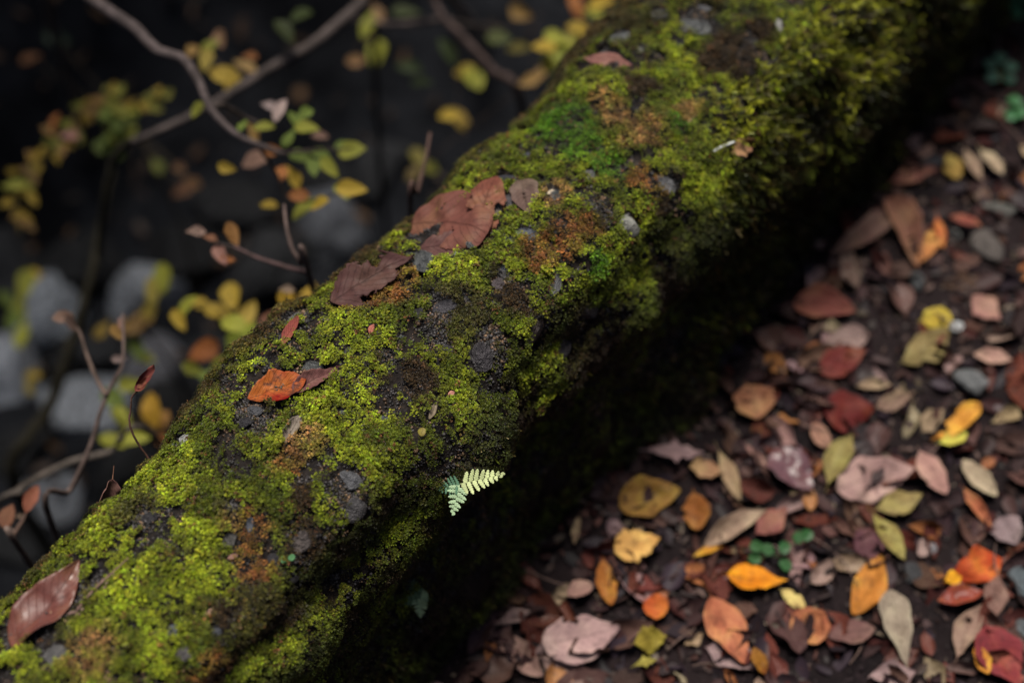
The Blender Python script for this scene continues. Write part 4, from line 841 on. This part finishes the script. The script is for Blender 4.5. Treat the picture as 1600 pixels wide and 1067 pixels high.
# 2 straight branch crossing behind
a0 = at(640, -60, 2.2); b0 = gbelow(at(760, -170, 3.0))
S = Shrub('straight grey branch slanting behind the S-curved branch with yellow leaves midway', 'shrub', b0)
S.branch([b0, a0, at(572, 0, 2.14), at(490, 68, 2.1), at(420, 108, 2.08), at(340, 158, 2.05), at(270, 195, 2.03), at(205, 222, 2.02)], .011, .005, (.15, .125, .115), jag=.05)
S.branch([at(205, 222, 2.02), at(180, 245, 2.06), at(165, 300, 2.1), at(155, 400, 2.2)], .006, .005, (.06, .055, .035))
for (px, py, sz, an, c) in [(352, 118, .055, 10, YL), (385, 105, .05, 20, (.52, .33, .12)), (322, 95, .045, 100, (.46, .34, .06)), (345, 62, .045, 60, (.45, .25, .14)), (330, 70, .04, 140, YG), (360, 140, .03, 80, YL), (312, 172, .03, 110, YG), (300, 80, .035, 100, TAN), (390, 88, .03, 0, OR), (445, 50, .05, 60, (.06, .08, .02)), (470, 25, .05, 120, (.07, .1, .02))]:
    S.leaf(px, py, 2.1+R2.uniform(-.05, .08), sz, an, c)
S.branch([at(400, 118, 2.08), at(360, 110, 2.1), at(325, 85, 2.12)], .003, .0015)
# 3 arching compound-leaved spray on the left
b0 = gbelow(at(10, 770, 2.5)); S = Shrub('dark-stemmed shrub with an arching spray of small yellow-green leaflets', 'shrub', b0)
S.branch([b0, at(20, 745, 2.45), at(75, 640, 2.4), at(110, 540, 2.36), at(140, 440, 2.34), at(158, 350, 2.34), at(175, 260, 2.34), at(168, 190, 2.34)], .012, .005, (.055, .05, .03))
S.branch([at(168, 190, 2.34), at(140, 165, 2.34), at(100, 200, 2.33), at(60, 250, 2.32), at(25, 310, 2.31), at(30, 365, 2.3)], .003, .0012, (.2, .16, .05))
S.branch([at(168, 190, 2.34), at(190, 160, 2.35), at(225, 155, 2.36), at(265, 155, 2.37)], .003, .0012, (.2, .16, .05))
S.branch([at(172, 225, 2.34), at(165, 200, 2.32), at(170, 160, 2.32)], .003, .0012, (.2, .16, .05))
def spray(S, pts, dep, n, sz, cols):
    pts = np.array(pts, float)
    for k in range(n):
        t = (k+.5)/n*(len(pts)-1); i = min(int(t), len(pts)-2); q = pts[i]+(pts[i+1]-pts[i])*(t-i); d = pts[i+1]-pts[i]; an = math.degrees(math.atan2(d[1], d[0]))
        s = (-1 if k % 2 else 1); o = np.array((-d[1], d[0]))/np.linalg.norm(d)*s*R2.uniform(2, 16)+np.array((R2.uniform(-8, 8), R2.uniform(-8, 8)))
        if R2.random() < .22: continue
        S.leaf(q[0]+o[0], q[1]+o[1], dep+R2.uniform(-.03, .03), sz*R2.uniform(.8, 1.2), an+s*R2.uniform(25, 80), np.array(R2.choice(cols))*.7)
spray(S, [(150, 165), (130, 180), (90, 215), (55, 255), (25, 305), (35, 365)], 2.32, 44, .034, [YL, YL, YG, YG, (.5, .28, .08), TAN])
spray(S, [(160, 160), (195, 155), (230, 155), (265, 152)], 2.36, 24, .03, [YG, YL, (.35, .33, .05)])
spray(S, [(165, 235), (175, 210), (165, 180), (180, 160)], 2.34, 26, .036, [GR_, YG, GR_]); spray(S, [(155, 225), (190, 225), (185, 180)], 2.34, 14, .036, [GR_, YG])
S.leaf(108, 212, 2.3, .04, 0, (.5, .24, .2)); S.leaf(85, 190, 2.3, .035, -60, OR)
# 4 thin twigs near the wall
b0 = gbelow(at(500, 470, 1.9)); S = Shrub('thin grey twig close behind the wall with curled orange leaves on its side shoot', 'twig', b0, 'twig')
S.branch([b0, at(486, 440, 1.72), at(470, 412, 1.70), at(455, 385, 1.69), at(447, 350, 1.69), at(444, 320, 1.70)], .004, .0018, (.23, .17, .15), jag=.05)
S.branch([at(478, 426, 1.71), at(440, 415, 1.72), at(400, 402, 1.73), at(365, 385, 1.74)], .0032, .0018, (.17, .11, .105), jag=.05)
for (px, py, sz, an, c) in [(305, 361, .030, 0, (.50, .33, .26)), (328, 372, .024, 20, (.33, .15, .08)), (363, 366, .036, 70, (.52, .25, .07)), (345, 398, .036, 60, (.36, .18, .14)), (356, 405, .022, 0, OR)]: S.leaf(px, py, 1.74, sz, an, c, mott=.7)
S.branch([at(365, 385, 1.74), at(340, 380, 1.74), at(305, 362, 1.74)], .0016, .0008)
b0 = gbelow(at(620, 400, 2.0)); S = Shrub('thin pinkish-grey twig rising bare behind the torn leaf', 'twig', b0, 'twig')
S.branch([b0, at(642, 345, 1.80), at(652, 300, 1.78), at(664, 255, 1.78), at(672, 208, 1.79)], .004, .0018, (.19, .12, .10), jag=.05)
# 5 forked dead stem with seed heads
b0 = gbelow(at(60, 900, 1.95)); S = Shrub('forked dead grey stem with a drooping seed head on one arm', 'stem', b0, 'forked_stem')
S.branch([b0, at(82, 822, 1.72), at(110, 765, 1.70), at(140, 700, 1.69), at(158, 640, 1.69), at(175, 600, 1.70), at(192, 565, 1.70), at(192, 490, 1.72)], .0042, .0018, (.20, .15, .13), jag=.05)
S.branch([at(166, 618, 1.69), at(150, 590, 1.71), at(136, 555, 1.72), at(122, 515, 1.73), at(100, 495, 1.74)], .003, .0014, (.22, .16, .13), jag=.05)
for (px, py, sz, an, c) in [(98, 495, .03, 170, (.36, .22, .16)), (112, 505, .028, 60, (.2, .12, .09)), (184, 520, .028, 60, (.45, .25, .06)), (186, 560, .022, 0, (.5, .36, .33)), (190, 505, .02, 90, (.35, .2, .15))]: S.leaf(px, py, 1.73, sz, an, c, mott=.6)
# 6 pale branch lying across lower left
b0 = gpt(-60, 830, .05); S = Shrub('pale grey bare branch lying low across the ravine edge', 'branch', b0, 'fallen_branch')
S.branch([b0, at(0, 782, 1.88), at(50, 752, 1.86), at(110, 722, 1.86), at(170, 706, 1.87), at(240, 680, 1.92), gbelow(at(300, 640, 2.3))], .0055, .004, (.19, .165, .14), jag=.05)
b0 = gbelow(at(60, 930, 1.95)); S = Shrub('short dead twig with two curled orange-brown leaves at the wall foot', 'twig', b0, 'twig')
S.branch([b0, at(38, 868, 1.66), at(22, 840, 1.66), at(14, 820, 1.67)], .0042, .0025, (.25, .19, .16), jag=.05); S.branch([at(20, 838, 1.66), at(38, 808, 1.67), at(50, 785, 1.68)], .0028, .0014, (.2, .13, .1))
for (px, py, sz, an, c) in [(12, 805, .036, -80, (.40, .17, .09)), (48, 778, .040, -70, (.40, .14, .08)), (30, 806, .016, 0, (.4, .28, .2))]: S.leaf(px, py, 1.67, sz, an, c, mott=.7)
# 7 yellow-leaved low shrubs behind the wall's edge
def low_shrub(label, root, leaves, dep, stem=(.10, .08, .05)):
    b0 = gbelow(at(*root, dep+.25)); S = Shrub(label, 'shrub', b0)
    c = np.mean([(l[0], l[1]) for l in leaves], 0); hub = at(c[0], c[1], dep+.08); S.branch([b0, (b0+hub)/2+np.array((.02, .02, .04)), hub], .004, .0025, stem)
    for (px, py, sz, an, col) in leaves:
        d = dep+R2.uniform(-.05, .08); S.branch([hub, (hub+at(px, py, d))/2+np.array((0, 0, .01)), at(px, py, d)], .0016, .0008, stem); S.leaf(px, py, d, sz, an, col)
low_shrub('low shrub with bright yellow leaves just behind the wall', (400, 560), [(362, 465, .055, 80, YL), (340, 488, .046, 0, YL), (388, 488, .046, -60, (.6, .42, .08)), (365, 505, .05, 10, YG), (290, 482, .056, -30, YG), (310, 475, .04, 10, YL), (280, 500, .04, 60, YL)], 1.98)
low_shrub('low shrub with lime-green broad leaves behind the wall edge', (400, 640), [(372, 540, .085, -70, (.30, .36, .03)), (355, 575, .06, 0, YG), (325, 590, .06, 10, GR_), (300, 575, .05, 20, YG), (345, 610, .055, 0, YL), (318, 548, .058, 150, (.52, .17, .05)), (390, 520, .05, 80, (.28, .32, .03)), (370, 590, .05, 30, GR_)], 2.0)
low_shrub('low shrub with a round orange-yellow leaf beside the dead sprig', (250, 740), [(238, 640, .062, 80, (.68, .38, .04)), (250, 660, .05, 120, (.55, .28, .08)), (190, 655, .055, 60, YG), (175, 620, .05, 30, GR_), (205, 600, .05, 0, YG), (180, 690, .055, 20, (.36, .36, .04)), (260, 690, .04, 30, OR), (215, 680, .05, 0, YG)], 2.05)
low_shrub('low shrub with tall tan-yellow leaves in front of the light grey boulder', (235, 560), [(240, 455, .06, 100, (.45, .36, .07)), (255, 435, .06, 90, YG), (235, 480, .055, 110, (.46, .34, .06)), (222, 500, .05, 140, TAN), (160, 515, .05, 130, (.45, .30, .06)), (215, 545, .05, 60, GR_), (225, 560, .045, 0, YG), (205, 510, .05, 0, (.35, .2, .06))], 2.3)
low_shrub('small shrub with twin golden leaves touching the wall edge', (470, 520), [(450, 470, .042, 90, (.66, .40, .04)), (482, 462, .046, -60, (.66, .42, .05)), (447, 452, .025, 0, (.5, .35, .25)), (430, 500, .06, -40, (.30, .13, .08)), (415, 520, .06, -30, (.3, .14, .1))], 1.85)
low_shrub('sparse shrub with yellow-green upright leaves among pale boulders', (30, 600), [(40, 445, .07, 100, YG), (30, 480, .07, 80, (.36, .36, .05)), (35, 520, .07, 90, YG), (10, 470, .05, 60, GR_), (50, 430, .05, 0, YL), (45, 600, .05, 60, (.4, .3, .06)), (50, 585, .04, 0, YL), (20, 500, .05, 120, GR_)], 2.6)
# 8 top centre
b0 = gbelow(at(820, 210, 2.9)); S = Shrub('tall shrub with slanting brown stem and round yellow leaves behind the wall', 'shrub', b0)
S.branch([b0, at(815, 165, 2.36), at(770, 110, 2.34), at(725, 60, 2.34), at(688, 20, 2.36), at(660, -40, 2.4)], .008, .005, (.12, .085, .075), jag=.05)
S.branch([at(695, 30, 2.36), at(650, 36, 2.37), at(600, 38, 2.38), at(555, 32, 2.4)], .0055, .003, (.15, .12, .11), jag=.05)
S.branch([at(695, 30, 2.36), at(740, 40, 2.4), at(800, 45, 2.45)], .004, .002, (.12, .1, .09))
S.branch([at(588, 38, 2.38), at(585, 90, 2.45), at(590, 180, 2.55), at(597, 300, 2.7), gbelow(at(600, 330, 2.9))], .005, .006, (.035, .03, .028))
for (px, py, sz, an, c) in [(588, 85, .066, 90, YG), (575, 40, .058, 110, YG), (590, 20, .05, 60, (.4, .24, .12)), (555, 95, .04, 0, (.4, .22, .1)), (740, 122, .066, 70, YG), (728, 112, .05, 0, YL), (712, 182, .06, 30, (.55, .36, .08)), (702, 180, .045, 0, YL), (720, 195, .04, 60, YL), (655, 250, .06, 80, (.36, .30, .07)), (648, 268, .05, 120, (.34, .24, .08)), (668, 262, .05, 0, YG), (640, 105, .06, 20, (.05, .08, .02)),
                            (700, 80, .06, 60, (.06, .09, .025)), (635, 20, .06, 0, (.06, .08, .02)), (810, 75, .05, 0, (.3, .25, .05)), (815, 20, .055, 30, TAN), (660, 130, .05, 30, (.045, .07, .02)), (780, 60, .05, 0, (.1, .12, .03))]: S.leaf(px, py, 2.42+R2.uniform(-.08, .12), sz, an, c)
for a, b_ in (((588, 60), (588, 110)), ((740, 80), (742, 140)), ((715, 60), (712, 190))): S.branch([at(*a, 2.38), at((a[0]+b_[0])/2+4, (a[1]+b_[1])/2, 2.41), at(*b_, 2.43)], .002, .001)
S.branch([at(800, 150, 2.36), at(720, 210, 2.42), at(655, 265, 2.45)], .002, .001)
low_shrub('shrub with clustered yellow-green leaves against the upper edge of the wall', (880, 150), [(880, 80, .07, -50, YG), (865, 95, .06, -60, YG), (895, 60, .06, -40, (.42, .36, .06)), (905, 45, .05, 0, YL), (850, 75, .05, 180, YL), (848, 110, .05, 120, (.42, .24, .08)), (830, 125, .05, 150, TAN), (925, 20, .05, 0, YG), (940, 5, .05, 0, YL), (900, 10, .05, 60, OR), (870, 60, .05, 20, YG), (885, 100, .06, 70, (.35, .38, .05))], 2.25)
low_shrub('faint shrub with few leaves in the dark beyond the branches', (260, 330), [(245, 258, .05, 60, (.22, .24, .04)), (280, 262, .045, 30, (.3, .16, .08)), (300, 285, .045, 0, (.26, .13, .05)), (285, 298, .05, 150, (.26, .12, .06)), (48, 92, .05, 0, (.28, .12, .05)), (90, 60, .06, 20, (.03, .06, .03))], 2.7)

# ------------------------------------------------------------------ unseen tree added on the far bank to shade the ravine
tb = np.array((-4.9, 1.3, float(ground_z(np.array([-4.9]), np.array([1.3]))[0])-.05))
T = Shrub('unseen evergreen tree added on the far bank to shade the ravine', 'tree', tb, 'shade_tree')
T.branch([tb, tb+np.array((.1, 0, 1.0)), tb+np.array((.4, .05, 1.9)), tb+np.array((.9, .1, 2.7))], .16, .07, (.08, .065, .055), 'trunk', .02)
for k, (dx, dy, dz) in enumerate([(2.0, .9, .5), (2.1, -.8, .5), (1.2, 2.0, .6), (1.1, -2.0, .6), (2.3, .1, .8), (.2, 1.0, 1.0), (.1, -1.1, 1.0)]):
    a = tb+np.array((.5+.1*(k % 3), .06, 2.0+.15*(k % 4))); T.branch([a, a+np.array((dx, dy, dz))*.5+np.array((0, 0, .12)), a+np.array((dx, dy, dz))], .05, .012, (.08, .065, .055), 'limb', .04)
rt = np.random.default_rng(77); n = 8000; q = rt.normal(size=(n*2, 3)); q /= np.linalg.norm(q, axis=1)[:, None]; q *= rt.random((n*2, 1))**.4
q = q[noise(q, .45, 5) > -.25][:n]; n = len(q); c = tb+np.array((1.35, .05, 3.0))+q*np.array((1.35, 2.7, .75))
d1 = rt.normal(size=(n, 3)); d1 /= np.linalg.norm(d1, axis=1)[:, None]; d2 = np.cross(d1, rt.normal(size=(n, 3))); d2 /= np.linalg.norm(d2, axis=1)[:, None]
sz = rt.uniform(.05, .10, (n, 1)); Vt = np.stack([c-d1*sz, c+d2*sz*.4, c+d1*sz, c-d2*sz*.4], 1).reshape(-1, 3)-tb
me = mesh_np('shade_crown', Vt, np.arange(4*n).reshape(-1, 4), False, M_COVER); a_ = me.attributes.new('lcol', 'FLOAT_COLOR', 'POINT')
a_.data.foreach_set('color', np.repeat(np.c_[np.array((.03, .055, .018))*rt.uniform(.6, 1.5, (n, 1)), np.ones(n)], 4, 0).astype(np.float32).ravel())
link('shade_crown', me, T.e, kind='stuff')

# ------------------------------------------------------------------ the moss itself, grown round the pebbles and leaves
def clear_of(P, h):
    """False where a moss shoot of height h would grow through a pebble or a leaf"""
    ok = np.ones(len(P), bool)
    for Mi, c, r in OBST_E:
        near = np.where(((P-c)**2).sum(1) < r*r)[0]
        if len(near):
            q = (np.c_[P[near], np.ones(len(near))] @ Mi.T)[:, :3]; ok[near[(q**2).sum(1) < 0.85]] = False
    for Mi, c, r, LV_, sp_ in OBST_L:
        near = np.where(((P-c)**2).sum(1) < r*r)[0]
        if len(near):
            q = (np.c_[P[near], np.ones(len(near))] @ Mi.T)[:, :3]
            d = (q[:, None, 0]-LV_[None, :, 0])**2+(q[:, None, 1]-LV_[None, :, 1])**2; k = d.argmin(1)
            bad = (d[np.arange(len(q)), k] < sp_*sp_) & (q[:, 2]+h > LV_[k, 2]-0.0005); ok[near[bad]] = False
    return ok
# cushion moss
cP, cN = sample(270000, inview*(0.35+0.65*sstep(fc[:, 2], 0.18, 0.3)))
top = topness(cP, cN); bare = patch(cP, 'bare')
gapn = noise(cP, 0.045, 11)*0.5+noise(cP, 0.02, 12)*0.5+noise(cP, 0.009, 13)*0.35
keep = (gapn + 0.9*patch(cP, 'bright') + 0.35*patch(cP, 'rust') + 0.35*patch(cP, 'tan') + 0.6*patch(cP, 'vivid') - 0.48*bare > -0.30-0.12*(1-top)) | (rng.random(len(cP)) < 0.10)
keep &= rng.random(len(cP)) < np.where(top > 0.3, 1, 0.75)
keep &= clear_of(cP, 0.009)
cd, cid = cells(cP, 0.0095, 500); cd2, cid2 = cells(cP, 0.027, 520)
dome = np.clip(1-(cd/0.78)**2, 0, 1); dome2 = np.clip(1-(cd2/0.8)**2, 0, 1)
keep &= ~((sstep(cP[:, 1], 0.25, 0.45)*sstep(cP[:, 0]+0.03*noise(cP, 0.07, 92), 0.0, 0.03) > 0.5) & (rng.random(len(cP)) < 0.75))
keep &= (dome > 0.12) | (rng.random(len(cP)) < 0.22)
cP, cN, gapn, dome, dome2, cid, cid2 = [q[keep] for q in (cP, cN, gapn, dome, dome2, cid, cid2)]; top = topness(cP, cN)
def L3(a, b_, t): return np.asarray(a)*(1-t[:, None])+np.asarray(b_)*t[:, None]
def moss_color(P, N, top):
    a = noise(P, 0.06, 14)*0.6+noise(P, 0.022, 15)*0.55; b_ = noise(P, 0.10, 16)*0.7+noise(P, 0.03, 17)*0.6
    c = L3((0.080, 0.104, 0.007), (0.275, 0.325, 0.017), sstep(a+0.9*patch(P, 'bright'), -0.45, 0.6))
    c = L3(c, (0.052, 0.040, 0.012), sstep(b_-1.0*patch(P, 'bright'), 0.28, 0.75)*0.85)
    c = L3(c, (0.060, 0.165, 0.008), patch(P, 'vivid')*0.9)
    c = L3(c, (0.25, 0.10, 0.03), patch(P, 'rust')*np.clip(0.75+0.6*noise(P, 0.006, 18), 0, 1))
    c = L3(c, (0.34, 0.19, 0.07), patch(P, 'tan')*np.clip(0.75+0.6*noise(P, 0.006, 19), 0, 1))
    c = L3(c, (0.040, 0.024, 0.010), patch(P, 'brown'))
    r = rng.random(len(P)); c = np.where((r < 0.05)[:, None], np.array((0.13, 0.06, 0.022)), c)
    edge = 1-sstep(P[:, 0]+0.012*noise(P, 0.03, 20), -0.178, -0.150); c = L3(c, np.where(rng.random((len(P), 1)) < .5, np.array((0.035, 0.026, 0.012)), np.array((0.12, 0.065, 0.025))), edge*0.8)
    c = L3(c, (0.040, 0.032, 0.012), patch(P, 'bare')*0.8)
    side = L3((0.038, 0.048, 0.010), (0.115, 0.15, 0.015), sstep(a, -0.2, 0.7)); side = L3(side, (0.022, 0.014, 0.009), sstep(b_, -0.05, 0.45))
    side = side*(1-0.45*sstep(P[:, 1], 0.2, 0.5))[:, None]  # far stretch of the side darkened, shade put into its colour
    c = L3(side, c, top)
    return c*rng.uniform(0.45, 1.55, (len(P), 1))*rng.uniform(0.9, 1.1, (len(P), 3))
scl = 0.86*(0.8+0.5*np.clip(gapn, -0.5, 0.9))*rng.uniform(0.65, 1.35, len(cP))
ax = cN + np.array((0, 0, 0.35)) + rng.normal(0, 0.22, cN.shape)
mc = moss_color(cP, cN, top)*(0.7+0.6*cid)[:, None]*(0.75+0.5*cid2)[:, None]
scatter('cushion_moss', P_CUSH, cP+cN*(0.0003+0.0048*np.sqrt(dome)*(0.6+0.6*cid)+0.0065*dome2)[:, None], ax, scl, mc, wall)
# feathery moss on the path side, creeping over the shoulder higher up the path
fP, fN = sample(36000, inview*sstep(fc[:, 0], -0.05, 0.05)*(fc[:, 2] > -0.02))
up_ = sstep(fP[:, 1], 0.22, 0.42); wob = 0.03*noise(fP, 0.07, 92)
okf = (fP[:, 0]+wob+0.068*up_ > 0.078) & (noise(fP, 0.06, 93)+0.5*noise(fP, 0.02, 94)+0.5*up_ > -0.25)
okf &= ~((fP[:, 2] > 0.3) & (up_ < 0.2) & (rng.random(len(fP)) < 0.6))
okf &= clear_of(fP, 0.008)
fP, fN, up_ = fP[okf], fN[okf], up_[okf]
lit = sstep(fN[:, 2]+0.25*noise(fP, 0.05, 95), 0.42, 0.85)*up_  # upward-facing shoots up the path: light put into their colour
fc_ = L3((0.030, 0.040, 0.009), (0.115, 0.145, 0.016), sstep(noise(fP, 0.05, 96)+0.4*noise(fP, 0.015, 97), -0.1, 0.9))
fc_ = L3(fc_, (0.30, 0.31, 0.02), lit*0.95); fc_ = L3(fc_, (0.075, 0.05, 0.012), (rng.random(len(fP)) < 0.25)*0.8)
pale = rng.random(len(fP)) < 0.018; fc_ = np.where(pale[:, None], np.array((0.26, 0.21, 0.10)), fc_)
fc_ = fc_*(1.7-1.2*up_*(1-lit)-0.7*up_*lit)[:, None]  # side shoots up the path darkened, shade put into colour
fax = fN*0.9 + np.array((0.4, -0.05, -0.18)) + rng.normal(0, 0.33, fN.shape)
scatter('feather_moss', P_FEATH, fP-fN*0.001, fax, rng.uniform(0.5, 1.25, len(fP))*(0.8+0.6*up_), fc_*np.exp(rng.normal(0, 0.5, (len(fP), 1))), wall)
# wiry brown shoots fringing the ravine edge of the wall
eP, eN = sample(2600, inview*(fc[:, 0] < -0.14)*(fc[:, 2] > 0.29)); okc = clear_of(eP, 0.008) & (noise(eP, 0.04, 98) > -0.1); eP, eN = eP[okc], eN[okc]
ec = np.where(rng.random((len(eP), 1)) < .45, np.array((0.045, 0.035, 0.014)), np.array((0.15, 0.075, 0.028)))*np.exp(rng.normal(0, .4, (len(eP), 1)))
scatter('wiry_moss', P_FEATH, eP, eN+np.array((-.2, 0, .5))+rng.normal(0, .35, eN.shape), rng.uniform(.35, .85, len(eP)), ec, wall)
# black grit and crumbs in the bare places
rP, rN = sample(48000, inview*(fc[:, 2] > 0.1)*(0.4+2.5*patch(fc, 'bare')))
gc = np.where((rng.random(len(rP)) < 0.18)[:, None], np.array((0.12, 0.075, 0.045)), np.array((0.035, 0.032, 0.033)))*rng.uniform(0.4, 1.8, (len(rP), 1))
scatter('grit', P_GRIT, rP, rN, rng.uniform(0.5, 1.5, len(rP)), gc, wall)
